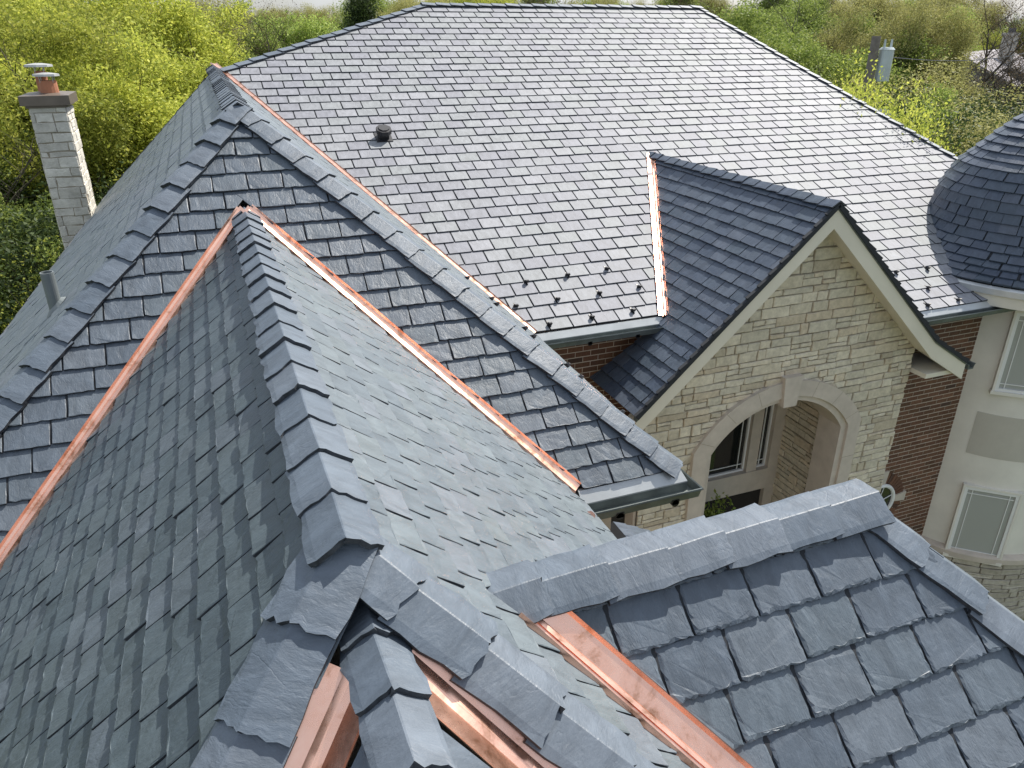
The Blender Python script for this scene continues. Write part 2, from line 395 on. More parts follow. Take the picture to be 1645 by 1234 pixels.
DRIP=[(-.03,-.004),(.0,-.004),(.065,-.075),(.065,-.10),(-.03,-.10)]
TROUGH=[(.066,-.085),(.07,-.15),(.15,-.15),(.17,-.085),(.188,-.078),(.192,-.088),(.176,-.098),(.16,-.165),(.05,-.165),(.045,-.09)]

# ------------------------------------------------------------------ the setting: ground
def ground_mat():
    m,t,b=newmat('lawn_and_leaf_litter'); tcn=N(t,'ShaderNodeTexCoord')
    n=N(t,'ShaderNodeTexNoise',Scale=.12,Detail=6.); n2=N(t,'ShaderNodeTexNoise',Scale=3.,Detail=8.,Roughness=.7)
    for q in(n,n2): t.links.new(tcn.outputs['Object'],q.inputs['Vector'])
    a=ramp(t,[(.35,(.05,.075,.018)),(.5,(.075,.095,.028)),(.65,(.09,.075,.045))],n.outputs['Fac'])
    c=mixc(t,.8,a,ramp(t,[(.3,(.5,.5,.5)),(.7,(1.4,1.4,1.4))],n2.outputs['Fac']),'MULTIPLY')
    t.links.new(c,b.inputs['Base Color']); b.inputs['Roughness'].default_value=.95; b.inputs['Specular IOR Level'].default_value=.1
    return m
mb=MB(); mb.add([(-900,-300,GZ),(1200,-300,GZ),(1200,1600,GZ),(-900,1600,GZ)],[(0,1,2,3)])
tag(mb.build('ground',ground_mat()),kind='structure')

# ------------------------------------------------------------------ the house
H=empty('house',(0,0,0),'large stone and brick house with grey slate roofs and copper valleys, seen from above','house')
Mx1,Mx2,My,Mz,m_,Ez=4.561,11.209,16.856,.486,.462,-3.49
Wx,Wz,Wy,w_,We=.263,-.519,6.633,.92,-2.924
Rx,Rz,r_=.174,-1.2,.935
Gx,Gz,Gy,g_=7.06,-1.924,7.223,.931
ry=lambda z:My-(Mz-z)/m_          # y on the main front slope at height z
Mhit=lambda x,y: hit(x,y,(0,-m_,1),Mz-m_*My)
# --- main front slope
eM=.2405
mf,mi,nM=planemap((0,ry(Ez),Ez),(1,0,0),(0,1,m_))
tM=lambda z:(z-Ez)/m_*math.hypot(1,m_)
W0=Mhit(352,114); Wv0=Vector((Wx,ry(Wz),Wz)); WvE=Vector((Wx+(Wz-Ez)/.93,ry(Ez),Ez))
ridgeL=Vector((Mx1,My,Mz)); ridgeR=Vector((Mx2,My,Mz))
hipR=lambda t:Vector((Mx2+.375*t,My-t,Mz-m_*t))
vdir=(mi(WvE)[0]-mi(Wv0)[0],mi(WvE)[1]-mi(Wv0)[1])
vl=math.hypot(*vdir); off=.07
def shift(p,o): return (p[0]+vdir[1]/vl*-o,p[1]+vdir[0]/vl*o)
Gv0=Vector((Gx,ry(Gz),Gz)); 
GvL=lambda t:Vector((Gx-t,ry(Gz-g_*t),Gz-g_*t)); GvR=lambda t:Vector((Gx+t,ry(Gz-g_*t),Gz-g_*t))
def cutG(wide):
    a=mi(Gv0+Vector((0,wide,wide*m_))); b=mi(GvL(2.6)); c=mi(GvR(2.6))
    return [a,(c[0]+wide,c[1]-.2),(b[0]-wide,b[1]-.2)]
polyM=[mi(ridgeL),shift(mi(W0),off),shift(mi(WvE),off),(mi(hipR(8.6))[0]+.0,0),mi(ridgeR)]
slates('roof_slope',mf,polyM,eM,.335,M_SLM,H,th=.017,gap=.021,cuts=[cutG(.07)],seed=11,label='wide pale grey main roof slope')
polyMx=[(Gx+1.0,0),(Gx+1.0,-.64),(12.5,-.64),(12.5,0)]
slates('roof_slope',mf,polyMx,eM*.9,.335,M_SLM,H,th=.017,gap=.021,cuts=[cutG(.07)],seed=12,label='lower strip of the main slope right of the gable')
# back planes of the main roof
mb=MB(); back=[Vector((Mx1,My,Mz)),Vector((Mx2,My,Mz)),Vector((13.5,22,-3.6)),Vector((-4,23,-3.6))]
bl=W0; mb.add([ridgeL,ridgeR,(14,24,Ez),(0,24,Ez)],[(0,1,2,3)]); mb.add([ridgeL,(0,24,Ez),(-.9,14.6,Ez),bl],[(0,1,2,3)])
mb.add([ridgeR,hipR(8.6),(15.3,8.3,Ez),(15.5,24,Ez),(14,24,Ez)],[(0,1,2,3,4)])
mb.build('rear_roof_slope',M_SL,H)
nBack=Vector((0,.5,1)).normalized()
caps('ridge_caps',ridgeR+Vector((.05,0,0)),ridgeL-Vector((.05,0,0)),nM,nBack,M_CAP,H,wing=.15,step=.30,th=.02,lift=.03,detail=0,seed=21)
nHL=(ridgeL-bl).cross(Vector((-1,1.2,0))).normalized(); nHL=nHL if nHL.z>0 else -nHL
caps('hip_caps',ridgeL,bl,nM,Vector((-.6,.5,.6)),M_CAP,H,wing=.15,step=.30,th=.02,lift=.02,detail=0,seed=22)
caps('hip_caps',ridgeR,hipR(8.4),nM,Vector((.75,.1,.6)),M_CAP,H,wing=.14,step=.30,th=.02,lift=.02,detail=0,seed=23)
# --- wing: front, right and left slopes
W1=Vector((Wx,Wy,Wz)); dW=(Wz-We); yE=Wy-dW/w_; xE=Wx+dW/w_; xEl=Wx-dW/w_
fW,iW,nWf=planemap((0,yE,We),(1,0,0),(0,1,w_))
R0=Vector((Rx,Wy-(Wz-Rz)/w_,Rz))
def cutR(wide):
    a=iW(R0+Vector((0,wide,wide*w_))); k=2.6/1
    L=iW(R0+Vector((-k/1,-k*r_/w_,-k*r_))); Rr=iW(R0+Vector((k,-k*r_/w_,-k*r_)))
    return [a,(Rr[0]+wide,Rr[1]),(L[0]-wide,L[1])]
eW=.1605
slates('roof_slope',fW,[iW(W1),iW((xEl,yE,We)),iW((xE,yE,We))],eW,.25,M_SLN,H,th=.016,gap=.011,detail=1,cuts=[cutR(.075)],seed=31,label='triangular hip end of the wing')
nWr=Vector((w_,0,1)).normalized(); nWl=Vector((-w_,0,1)).normalized()
fWr,iWr,_=planemap((xE,0,We),(0,1,0),(-1,0,w_))
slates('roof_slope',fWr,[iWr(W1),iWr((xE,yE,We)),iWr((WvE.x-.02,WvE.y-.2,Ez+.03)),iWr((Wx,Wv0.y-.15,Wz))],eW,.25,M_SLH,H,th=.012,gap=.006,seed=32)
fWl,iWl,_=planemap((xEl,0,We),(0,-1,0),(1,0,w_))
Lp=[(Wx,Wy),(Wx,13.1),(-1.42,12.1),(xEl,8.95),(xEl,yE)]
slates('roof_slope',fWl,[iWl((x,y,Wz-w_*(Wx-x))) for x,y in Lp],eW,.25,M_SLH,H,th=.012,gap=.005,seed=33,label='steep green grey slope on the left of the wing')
mb=MB(); q=[Vector((x,y,Wz-w_*(Wx-x))) for x,y in Lp]
mb.add([q[1],q[2],q[3],q[3]+Vector((1.3,.2,-3.5)),q[2]+Vector((1.3,.2,-3.5)),q[1]+Vector((.3,.2,-3.5))],[(0,1,4,5),(1,2,3,4)]); mb.build('rear_roof_slope',M_SL,H)
for a_,b_ in((q[1],q[2]),(q[2],q[3])): caps('hip_caps',a_,b_,nWl,Vector((-.3,.9,.4)),M_SL,H,wing=.04,step=.3,th=.012,lift=.01,detail=0,seed=24)
caps('hip_caps',W1,(xE,yE,We),nWf,nWr,M_CAP,H,wing=.135,step=.235,th=.018,lift=.018,detail=1,seed=34)
caps('hip_caps',W1,(xEl,yE,We),nWl,nWf,M_CAP,H,wing=.135,step=.235,th=.024,lift=.018,detail=1,seed=35)
# short, tightly packed ridge
caps('ridge_caps',(Wx,Wv0.y-.1,Wz),(Wx,Wy-.05,Wz),nWl,nWr,M_CAP,H,wing=.14,step=.26,th=.012,lift=.012,detail=1,seed=36,j=.006)
valley('valley_flashing',Wv0,WvE,nM,nWr,H,wA=.085,wB=.05,h=.016,rib=.02)
# --- middle roof in front of the wing
J=Vector((.174,1.70,Rz)); rf=.96
xR=Rx+(Rz-We)/r_; xRl=Rx-2.9
nRr=Vector((r_,0,1)).normalized(); nRl=Vector((-r_,0,1)).normalized(); nRf=Vector((0,-rf,1)).normalized()
fRr,iRr,_=planemap((xR,0,We),(0,1,0),(-1,0,r_))
pR=lambda x,y:Vector((x,y,Rz-r_*abs(x-Rx)))
S0=Vector((.655,1.795,0)); S0.z=Rz-r_*(S0.x-Rx); Sz=S0.z
kR=(xR-Rx)
yV=R0.y-kR*r_/w_
def cutS(wide):
    a=iRr(S0+Vector((-wide,0,wide*r_))); k=2.0
    return [a,iRr(pR(S0.x+k,S0.y+k+.02)),iRr(pR(S0.x+k,S0.y-k-wide))]
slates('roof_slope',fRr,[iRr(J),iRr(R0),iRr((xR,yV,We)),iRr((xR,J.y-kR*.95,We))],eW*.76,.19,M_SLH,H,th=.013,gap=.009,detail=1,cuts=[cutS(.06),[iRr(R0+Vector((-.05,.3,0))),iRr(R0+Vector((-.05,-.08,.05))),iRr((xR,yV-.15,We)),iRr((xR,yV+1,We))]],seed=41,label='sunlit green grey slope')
fRl,iRl,_=planemap((xRl,0,Rz-r_*2.9),(0,-1,0),(1,0,r_))
kl=2.9
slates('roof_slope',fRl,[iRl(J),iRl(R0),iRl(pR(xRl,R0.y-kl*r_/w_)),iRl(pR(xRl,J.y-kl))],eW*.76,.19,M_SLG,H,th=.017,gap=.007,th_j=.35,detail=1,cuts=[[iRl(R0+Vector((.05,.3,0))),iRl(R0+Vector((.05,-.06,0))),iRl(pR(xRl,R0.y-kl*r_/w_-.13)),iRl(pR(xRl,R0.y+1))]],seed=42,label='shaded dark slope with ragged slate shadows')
fRf,iRf,_=planemap((0,J.y-2,Rz-2*rf),(1,0,0),(0,1,rf))
Nx,Ny,Nz_=.20,1.50,Rz-rf*(J.y-1.50)
N0=Vector((Nx,Ny,Nz_))
def pF(x,y): return Vector((x,y,Rz-rf*(J.y-y)))
k=1.6; wd=.13
cutN=[iRf(pF(Nx,Ny+.085)),iRf(pF(Nx+k+wd,Ny-k*r_/rf)),iRf(pF(Nx-k-wd,Ny-k*r_/rf))]
slates('roof_slope',fRf,[iRf(J),iRf(pF(J.x-2,J.y-2)),iRf(pF(J.x+2,J.y-2))],eW,.25,M_SLN,H,th=.012,detail=1,cuts=[cutN],seed=43)
caps('ridge_caps',(Rx,R0.y+.15,Rz+.02),(Rx,J.y-.08,Rz+.02),nRl,nRr,M_CAP,H,wing=.125,step=.25,th=.018,lift=.0,detail=1,seed=44,j=.009)
caps('hip_caps',J+Vector((0,0,-.01)),pR(J.x+1.6,J.y-1.6*.94),nRf,nRr,M_CAP,H,wing=.115,wingB=.105,step=.235,th=.02,lift=.024,detail=1,seed=45,j=.009)
caps('hip_caps',J+Vector((0,0,-.01)),pR(J.x-1.5,J.y-1.5),nRl,nRf,M_CAP,H,wing=.115,wingB=.125,step=.25,th=.022,lift=.024,detail=1,seed=46,j=.009)
kk=2.6
valley('valley_flashing',R0,R0+Vector((kR,-kR*r_/w_,-kR*r_)),nWf,nRr,H,wA=.075,wB=.11,h=.012,rib=.012)
valley('valley_flashing',R0,R0+Vector((-kk,-kk*r_/w_,-kk*r_)),nWf,nRl,H,wA=.06,wB=.10,h=.012,rib=.012)
# --- low front gable at the bottom of the picture
pN=lambda x,y:Vector((x,y,Nz_-r_*abs(x-Nx)))
yN=-1.2
fNr,iNr,_=planemap(pN(Nx+1.6,0),(0,1,0),(-1,0,r_)); fNl,iNl,_=planemap(pN(Nx-1.6,0),(0,-1,0),(1,0,r_))
slates('roof_slope',fNr,[iNr(N0+Vector((0,-.17,0))),iNr(pN(Nx+1.6,Ny-.17-1.6*r_/rf)),iNr(pN(Nx+1.6,yN)),iNr(pN(Nx,yN))],eW,.25,M_SLN,H,th=.012,detail=1,seed=51)
slates('roof_slope',fNl,[iNl(N0+Vector((0,-.17,0))),iNl(pN(Nx-1.6,Ny-.17-1.6*r_/rf)),iNl(pN(Nx-1.6,yN)),iNl(pN(Nx,yN))],eW,.25,M_SLN,H,th=.012,detail=1,seed=52)
caps('ridge_caps',(Nx,Ny+.19,Nz_-.012),(Nx,yN,Nz_-.012),nRl,nRr,M_CAP,H,wing=.105,step=.2,th=.022,lift=.03,detail=1,seed=53,j=.009)
valley('valley_flashing',N0,N0+Vector((1.6,-1.6*r_/rf,-1.6*r_)),nRf,nRr,H,wA=.095,wB=.12,h=.003,rib=.014,hem=.002,start=.10)
valley('valley_flashing',N0,N0+Vector((-1.6,-1.6*r_/rf,-1.6*r_)),nRf,nRl,H,wA=.095,wB=.12,h=.003,rib=.014,hem=.002,start=.10)
# --- right front roof with its own ridge
S1=Vector((2.165,S0.y,Sz)); ks=1.75
pSf=lambda x,y:Vector((x,y,Sz-r_*(S0.y-y))); pSb=lambda x,y:Vector((x,y,Sz-r_*(y-S0.y)))
nSf=Vector((0,-r_,1)).normalized(); nSb=Vector((0,r_,1)).normalized(); nSbc=Vector((0,.25,1)).normalized(); nSr=Vector((r_,0,1)).normalized()
fSf,iSf,_=planemap(pSf(0,S0.y-ks),(1,0,0),(0,1,r_)); fSb,iSb,_=planemap(pSb(0,S0.y+ks),(-1,0,0),(0,-1,r_))
slates('roof_slope',fSf,[iSf(S0+Vector((.14,0,0))),iSf(pSf(S0.x+ks+.14,S0.y-ks)),iSf(pSf(S1.x+ks,S0.y-ks)),iSf(S1)],.176,.272,M_SLN,H,th=.016,gap=.0095,detail=2,seed=61,tilt=.12,wj=.04,ej=.004,label='close up slope of large rough slates')
slates('roof_slope',fSb,[iSb(S0+Vector((.07,0,0))),iSb(S1),iSb(pSb(S1.x+1.2,S0.y+1.2)),iSb(pSb(S0.x+1.27,S0.y+1.2))],.176,.272,M_SLN,H,th=.012,seed=62)
fSr,iSr,_=planemap((S1.x+ks,0,Sz-r_*ks),(0,1,0),(-1,0,r_))
slates('roof_slope',fSr,[iSr(S1),iSr((S1.x+ks,S0.y-ks,Sz-r_*ks)),iSr((S1.x+ks,S0.y+ks,Sz-r_*ks))],.176,.272,M_SLN,H,th=.012,seed=63)
caps('ridge_caps',S0+Vector((-.10,0,.0)),S1+Vector((.03,0,.0)),nSf,nSbc,M_CAP,H,wing=.12,wingB=.125,step=.245,th=.02,lift=.026,detail=1,seed=64,j=.006)
caps('hip_caps',S1+Vector((0,0,-.02)),pSf(S1.x+ks,S0.y-ks),nSf,nSr,M_CAP,H,wing=.12,step=.27,th=.018,lift=.02,detail=1,seed=65,j=.009)
valley('valley_flashing',S0,S0+Vector((ks,-ks,-ks*r_)),nRr,nSf,H,wA=.065,wB=.11,h=.012,rib=.02,start=.07)
valley('valley_flashing',S0,S0+Vector((1.2,1.2,-1.2*r_)),nRr,nSb,H,wA=.05,wB=.03,h=.012,rib=.004,start=.22)
# --- gable: left and right slopes, rake boards, soffit
gl=2.62; gxL=Gx-gl; gxR1=Gx+2.25; 
pG=lambda x,y:Vector((x,y,Gz-g_*abs(x-Gx)))
fGl,iGl,nGl=planemap(pG(gxL,0),(0,-1,0),(1,0,g_))
vE=GvL((Gz-Ez)/g_)
slates('roof_slope',fGl,[iGl(pG(Gx,Gy)),iGl(Gv0),iGl(pG(gxL,Gv0.y)),iGl(pG(gxL,Gy))],.19,.30,M_SL,H,th=.021,gap=.008,th_j=.35,detail=1,cuts=[[iGl(pG(Gx,Gv0.y-.10)),iGl(pG(Gx,13)),iGl(pG(gxL,13)),iGl(pG(gxL,8.5)),iGl(pG(vE.x,8.19))]],seed=71,label='dark slope of the entrance gable')
fGr,iGr,nGr=planemap(pG(gxR1,0),(0,1,0),(-1,0,g_))
slates('roof_slope',fGr,[iGr(pG(Gx,Gy)),iGr(Gv0),iGr(pG(gxR1,8.2)),iGr(pG(gxR1,Gy))],.19,.30,M_SL,H,th=.02,gap=.006,seed=72)
xF,zF=10.05,pG(gxR1,0).z-.45
fGf,iGf,nGf=planemap((xF,0,zF),(0,1,0),(gxR1-xF,0,pG(gxR1,0).z-zF))
slates('roof_slope',fGf,[iGf((gxR1,Gy,pG(gxR1,0).z)),iGf((gxR1,8.2,pG(gxR1,0).z)),iGf((xF,8.2,zF)),iGf((xF,Gy,zF))],.19,.30,M_SL,H,th=.02,gap=.006,seed=73)
caps('ridge_caps',Gv0+Vector((0,.15,.02)),(Gx,Gy-.03,Gz+.02),nGl,nGr,M_SL,H,wing=.13,step=.26,th=.018,lift=.012,detail=1,seed=74)
valley('valley_flashing',Gv0,vE+Vector((0,-.03,0)),nM,nGl,H,wA=.10,wB=.07,h=.014)
# slate edge along the rake, then board
gp=[(gxL,pG(gxL,0).z),(Gx,Gz),(gxR1,pG(gxR1,0).z),(xF,zF)]
def rake(name,dz0,dz1,y0,y1,mat,ext=0.):
    mb=MB()
    P=[(gp[0][0]-ext,gp[0][1]-ext*g_)]+gp[1:3]+[(gp[3][0]+ext,gp[3][1]-ext*.7)]
    for i in range(3):
        (xa,za),(xb,zb)=P[i],P[i+1]
        for q in range(8):
            f0,f1=q/8,(q+1)/8
            a=(xa+(xb-xa)*f0,za+(zb-za)*f0); b=(xa+(xb-xa)*f1,za+(zb-za)*f1)
            if q: pass
        mb.add([(xa,y0,za+dz0),(xb,y0,zb+dz0),(xb,y0,zb+dz1),(xa,y0,za+dz1),(xa,y1,za+dz0),(xb,y1,zb+dz0),(xb,y1,zb+dz1),(xa,y1,za+dz1)],[(0,1,2,3),(7,6,5,4),(0,4,5,1),(3,2,6,7)]+([(0,3,7,4)] if i==0 else [])+([(1,5,6,2)] if i==2 else []))
    return mb.build(name,mat,H,fix=True)
GW=7.56
rake('rake_edge',.0,-.055,Gy-.015,Gy+.06,M_GUTD)
rake('fascia',-.058,-.30,Gy,Gy+.045,M_TRIM)
rake('soffit',-.22,-.25,Gy+.046,GW,M_TRIM)
# black stepped slate ends on the right rake
mb=MB(); r5=random.Random(5)
for (xa,za),(xb,zb) in((gp[1],gp[2]),(gp[2],gp[3]),(gp[1],gp[0])):
    L=math.hypot(xb-xa,zb-za); n=int(L/.19)
    for i in range(n):
        f0=i/n; f1=(i+1)/n; a=Vector((xa+(xb-xa)*f0,Gy-.03,za+(zb-za)*f0)); b=Vector((xa+(xb-xa)*f1,Gy-.03,za+(zb-za)*f1))
        nn=Vector((-(b-a).z,0,(b-a).x)).normalized(); nn=nn if nn.z>0 else -nn
        mb.prism([a+nn*-.03,b+nn*-.03,b+nn*(.045+r5.uniform(-.004,.004)),a+nn*.02],(0,.05,0))
o=mb.build('slate_edge',M_UNDER,H,fix=True)
# eave return boards at the right end and gutter end
mb=MB(); mb.box((9.35,Gy+.05,zF-.20),(xF-.06,7.95,zF-.13)); mb.build('soffit',M_TRIM,H)
mb=MB(); mb.box((xF-.06,Gy+.01,zF-.24),(xF-.02,7.95,zF-.05)); mb.build('fascia',M_TRIM,H)
sweep('gutter',[(xF,Gy-.02,zF+.02),(xF,7.95,zF+.02)],TROUGH,M_GUTD,H,[(1,0,0)]*2)
# --- gutters and drip edges
sq=1
xvE=xR+.03
pts=[(xvE,yE,We),(xE,yE,We),(xE,WvE.y-.2,We)]; outs=[(0,-1,0),(.45,-1,0),(.35,0,0)]
sweep('drip_edge',pts,DRIP,M_GUT,H,outs); sweep('gutter',pts,TROUGH,M_GUTD,H,outs)
pts=[(xE+.0,ry(Ez),Ez),(vE.x-.02,ry(Ez),Ez)]
sweep('drip_edge',pts,DRIP,M_GUT,H,[(0,-1,0)]*2); sweep('gutter',pts,TROUGH,M_GUTD,H,[(0,-1,0)]*2)
ex=mf(0,-.64,0); pts=[(9.2,ex.y,ex.z),(11.6,ex.y,ex.z)]
sweep('drip_edge',pts,DRIP,M_GUT,H,[(0,-1,0)]*2); sweep('gutter',pts,TROUGH,M_GUTD,H,[(0,-1,0)]*2)
pts=[(xR,yV,We),(xR,S0.y+1.0,We)]
sweep('drip_edge',pts,DRIP,M_UNDER,H,[(1,0,0)]*2)
# gutter hangers under the lip
for P in((2.3,yE-.15,We-.17),(2.75,yE-.15,We-.17),(4.2,ry(Ez)-.15,Ez-.17),(4.9,ry(Ez)-.15,Ez-.17)):
    mb=MB(); mb.box((P[0]-.03,P[1]-.02,P[2]-.01),(P[0]+.03,P[1]+.03,P[2]+.03)); mb.tube((P[0],P[1]-.02,P[2]+.0),(P[0],P[1]+.02,P[2]+.0),.03,.03,8); mb.build('gutter_bracket',M_BLACK,H)
# soffit strips below the eaves
mb=MB(); mb.box((xR-.2,yE+.02,We-.17),(xE-.02,yE+.34,We-.13)); mb.build('soffit',M_TRIM,H)
mb=MB(); mb.box((2.95,ry(Ez)+.03,Ez-.20),(5.3,ry(Ez)+.34,Ez-.15)); mb.build('soffit',M_TRIM,H)
# ------------------------------------------------------------------ masonry
def ashlar(name,mapf,x0,x1,z0,z1,region,holes,mat,mort,parent,hmin=.07,hmax=.19,wmin=.13,wmax=.5,gap=.014,th=.025,seed=5,base=0.):
    """irregular coursed stone: rows split at random, some tall stones"""
    r=random.Random(seed); mb=MB(); Hh=halfplanes(region); HH=[halfplanes(h) for h in holes]
    def emit(a,b,c,d):
        j=.006
        pl=[]
        for (p,q,n) in(((a,c),(b,c),3),((b,c),(b,d),2),((b,d),(a,d),3),((a,d),(a,c),2)):
            for i in range(n):
                f=i/n; pl.append((p[0]+(q[0]-p[0])*f+r.uniform(-j,j),p[1]+(q[1]-p[1])*f+r.uniform(-j,j)))
        ps=[inter(pl,Hh)]
        for hh in HH:
            nx=[]
            for p in ps:
                if p: nx+=subtract(p,hh)
            ps=nx
        t=th*(1+r.uniform(-.4,.5)); ta,tb=r.uniform(-.05,.05),r.uniform(-.05,.05)
        for p in ps:
            if p and area(p)>1e-3: plate(mb,mapf,p,lambda s,tt:base+t+ta*(s-a)*.4+tb*(tt-c)*.4,.007,.008,base=base,jit=.7)
    z=z0
    while z<z1:
        h=r.uniform(hmin,hmax); x=x0-r.uniform(0,.3)
        while x<x1:
            wv=r.uniform(wmin,wmax)*(1 if h>.1 else 1.15)
            q=r.random()
            if h>.13 and q<.38:
                f=r.uniform(.35,.65); m2=r.uniform(.35,.65)
                emit(x+gap/2,x+wv-gap/2,z+gap/2,z+h*f-gap/2)
                if wv>.3: emit(x+gap/2,x+wv*m2-gap/2,z+h*f+gap/2,z+h-gap/2); emit(x+wv*m2+gap/2,x+wv-gap/2,z+h*f+gap/2,z+h-gap/2)
                else: emit(x+gap/2,x+wv-gap/2,z+h*f+gap/2,z+h-gap/2)
            else: emit(x+gap/2,x+wv-gap/2,z+gap/2,z+h-gap/2)
            x+=wv
        z+=h
    o=mb.build(name,mat,parent)
    u=MB(); pcs=[region]
    for hh in HH: pcs=[q for p in pcs for q in subtract(p,hh)]
    for p in pcs: u.add([mapf(s,t,base+.002) for s,t in p],[tuple(range(len(p)))])
    u.build('mortar',mort,o); return o
def bricks(name,mapf,x0,x1,z0,z1,parent,region=None,seed=3,bw=.235,bh=.082):
    r=random.Random(seed); mb=MB(); Hh=halfplanes(region) if region else None; k=0; z=z0
    while z<z1:
        x=x0-(bw/2 if k%2 else 0)
        while x<x1:
            a,b=max(x+.005,x0),min(x+bw-.005,x1)
            if b-a>.02:
                pl=[(a,z+.007),(b,z+.007),(b,z+bh-.007),(a,z+bh-.007)]
                if Hh: pl=inter(pl,Hh)
                t=.005+r.uniform(-.001,.002)
                if pl: plate(mb,mapf,pl,lambda s,t_:t,.0015,.0015)
            x+=bw
        z+=bh; k+=1
    o=mb.build(name,M_BRICK,parent)
    u=MB(); p=region or [(x0,z0),(x1,z0),(x1,z1),(x0,z1)]
    u.add([mapf(s,t,.001) for s,t in p],[tuple(range(len(p)))]); u.build('mortar',M_MORT,o); return o
def wallmap(y): return lambda s,t,h:Vector((s,y-h,t))
def sidemap(x,sg): return lambda s,t,h:Vector((x+sg*h,s,t))
# arch outlines
def archline(xl,xr,zs,zt,n=20,zb=GZ,p=2.0):
    c=(xl+xr)/2; hw=(xr-xl)/2; ri=zt-zs; Rr=(hw*hw+ri*ri)/(2*ri); cz=zt-Rr; a0=math.asin(min(1,hw/Rr))
    pts=[(xl,zb)]
    for i in range(n+1):
        a=-a0+2*a0*i/n; pts.append((c+Rr*math.sin(a),cz+Rr*math.cos(a)))
    pts.append((xr,zb)); return pts
AO=archline(5.56,8.50,-5.27,-4.42); AM=archline(5.80,8.27,-5.34,-4.66); AI=archline(5.88,8.17,-5.37,-4.74)
reg=[(4.78,GZ),(9.32,GZ),(9.32,-4.15),(Gx,Gz-.24),(4.78,-4.12)]
hole=archline(5.66,8.41,-5.30,-4.52,n=10)
ashlar('stone_wall',wallmap(GW),4.7,9.4,GZ,Gz,reg,[hole],M_STONE,M_MORTD,H,seed=5)
def ring(name,A,B,y0,y1,parent,mat=M_CAST):    # A outer, B inner outlines: front face at y0, returns to y1
    mb=MB(); n=len(A)
    V=[(x,y0,z) for x,z in A]+[(x,y0,z) for x,z in B]+[(x,y1,z) for x,z in A]+[(x,y1,z) for x,z in B]
    F=[]
    for i in range(n-1):
        F.append((i,i+1,n+i+1,n+i)); F.append((2*n+i+1,2*n+i,i,i+1)); F.append((n+i,n+i+1,3*n+i+1,3*n+i))
    mb.add(V,F); return mb.build(name,mat,parent,fix=True)
ar=ring('arch_surround',AO,AM,GW-.075,GW+.02,H); ar['label']='carved cast stone arch surround'
ring('inner_moulding',AM,AI,GW-.035,GW+.42,ar)
kc=7.05
mb=MB(); mb.prism([(kc-.11,GW-.12,-4.79),(kc+.11,GW-.12,-4.79),(kc+.155,GW-.12,-4.33),(kc-.155,GW-.12,-4.33)],(0,.2,0)); mb.build('keystone',M_CAST,ar,fix=True)
# joint lines in the surround
for i in (2,5,8,14,17,20):
    (xa,za),(xb,zb)=AO[i],AM[i]; d=Vector((xb-xa,0,zb-za)).normalized(); q=Vector((d.z,0,-d.x))*.003
    P=[Vector((xa,GW-.0765,za)),Vector((xb,GW-.0765,zb))]; mb=MB(); mb.quad(P[0]-q,P[1]-q,P[1]+q,P[0]+q); mb.build('joint',M_MORTD,ar)
for z in(-5.9,-6.8,-7.7,-8.6):
    for xa,xb in((5.56,5.80),(8.27,8.50)):
        mb=MB(); mb.quad(*[Vector(p) for p in((xa,GW-.0765,z),(xb,GW-.0765,z),(xb,GW-.0765,z+.007),(xa,GW-.0765,z+.007))]); mb.build('joint',M_MORTD,ar)
# porch inside: back wall, side wall, ceiling, floor
YB=8.88; XS=8.32
ashlar('stone_wall',sidemap(XS,-1),GW+.42,YB,GZ,-4.2,[(GW+.42,GZ),(YB,GZ),(YB,-4.2),(GW+.42,-4.2)],[],M_STONE,M_MORTD,H,seed=9)
mb=MB()
mb.box((5.4,YB,-4.9),(XS,YB+.3,-4.3)); mb.box((5.4,YB,GZ),(6.2,YB+.3,-4.9))
mb.box((5.5,GW+.1,-4.35),(XS+.1,YB+.3,-4.25)); mb.box((5.45,GW+.42,GZ),(5.5,YB,-4.3)); mb.build('porch_wall',M_CAST,H)
mb=MB()
for lo,hi in(((8.10,YB-.06,GZ),(XS-.001,YB+.1,-4.9)),((7.66,YB-.05,-6.80),(7.86,YB+.1,-4.9)),((6.2,YB-.07,-7.2),(8.099,YB+.1,-6.80)),((6.2,YB-.05,-6.80),(6.45,YB+.1,-4.9)),((6.2,YB-.05,GZ),(6.35,YB+.1,-7.2))): mb.box(lo,hi)
mb.build('window_surround',M_CAST,H)
def window(x0,x1,z0,z1,y,parent,glass=M_GLASS,fr=.035,mun=.09,name='window'):
    f=MB()
    for lo,hi in(((x0,y-.03,z0),(x0+fr,y+.03,z1)),((x1-fr,y-.03,z0),(x1,y+.03,z1)),((x0+fr,y-.03,z0),(x1-fr,y+.03,z0+fr)),((x0+fr,y-.03,z1-fr),(x1-fr,y+.03,z1))): f.box(lo,hi)
    g=.006
    for x in(x0+fr+mun,x1-fr-mun): f.box((x-g,y-.008,z0+fr),(x+g,y+.004,z1-fr))
    for z in(z0+fr+mun,z1-fr-mun): f.box((x0+fr,y-.0085,z-g),(x1-fr,y+.0035,z+g))
    o=f.build(name,M_WHITE,parent); p=MB(); p.box((x0+fr,y+.006,z0+fr),(x1-fr,y+.02,z1-fr)); p.build('pane',glass,o); return o
window(6.45,7.66,-6.8,-4.9,YB+.05,H); window(7.86,8.10,-6.8,-4.9,YB+.05,H)
mb=MB(); mb.box((6.35,YB+.02,GZ),(8.1,YB+.06,-7.2)); mb.build('door',M_DARK,H)
# window recess at the left end of the stone front
mb=MB(); mb.box((4.3,GW+.25,-7.6),(4.78,GW+.3,-5.6)); mb.build('window_recess',M_DARK,H)
mb=MB(); mb.box((4.74,GW+.03,-7.6),(4.779,GW+.25,-5.6)); mb.build('window_jamb',M_CAST,H)
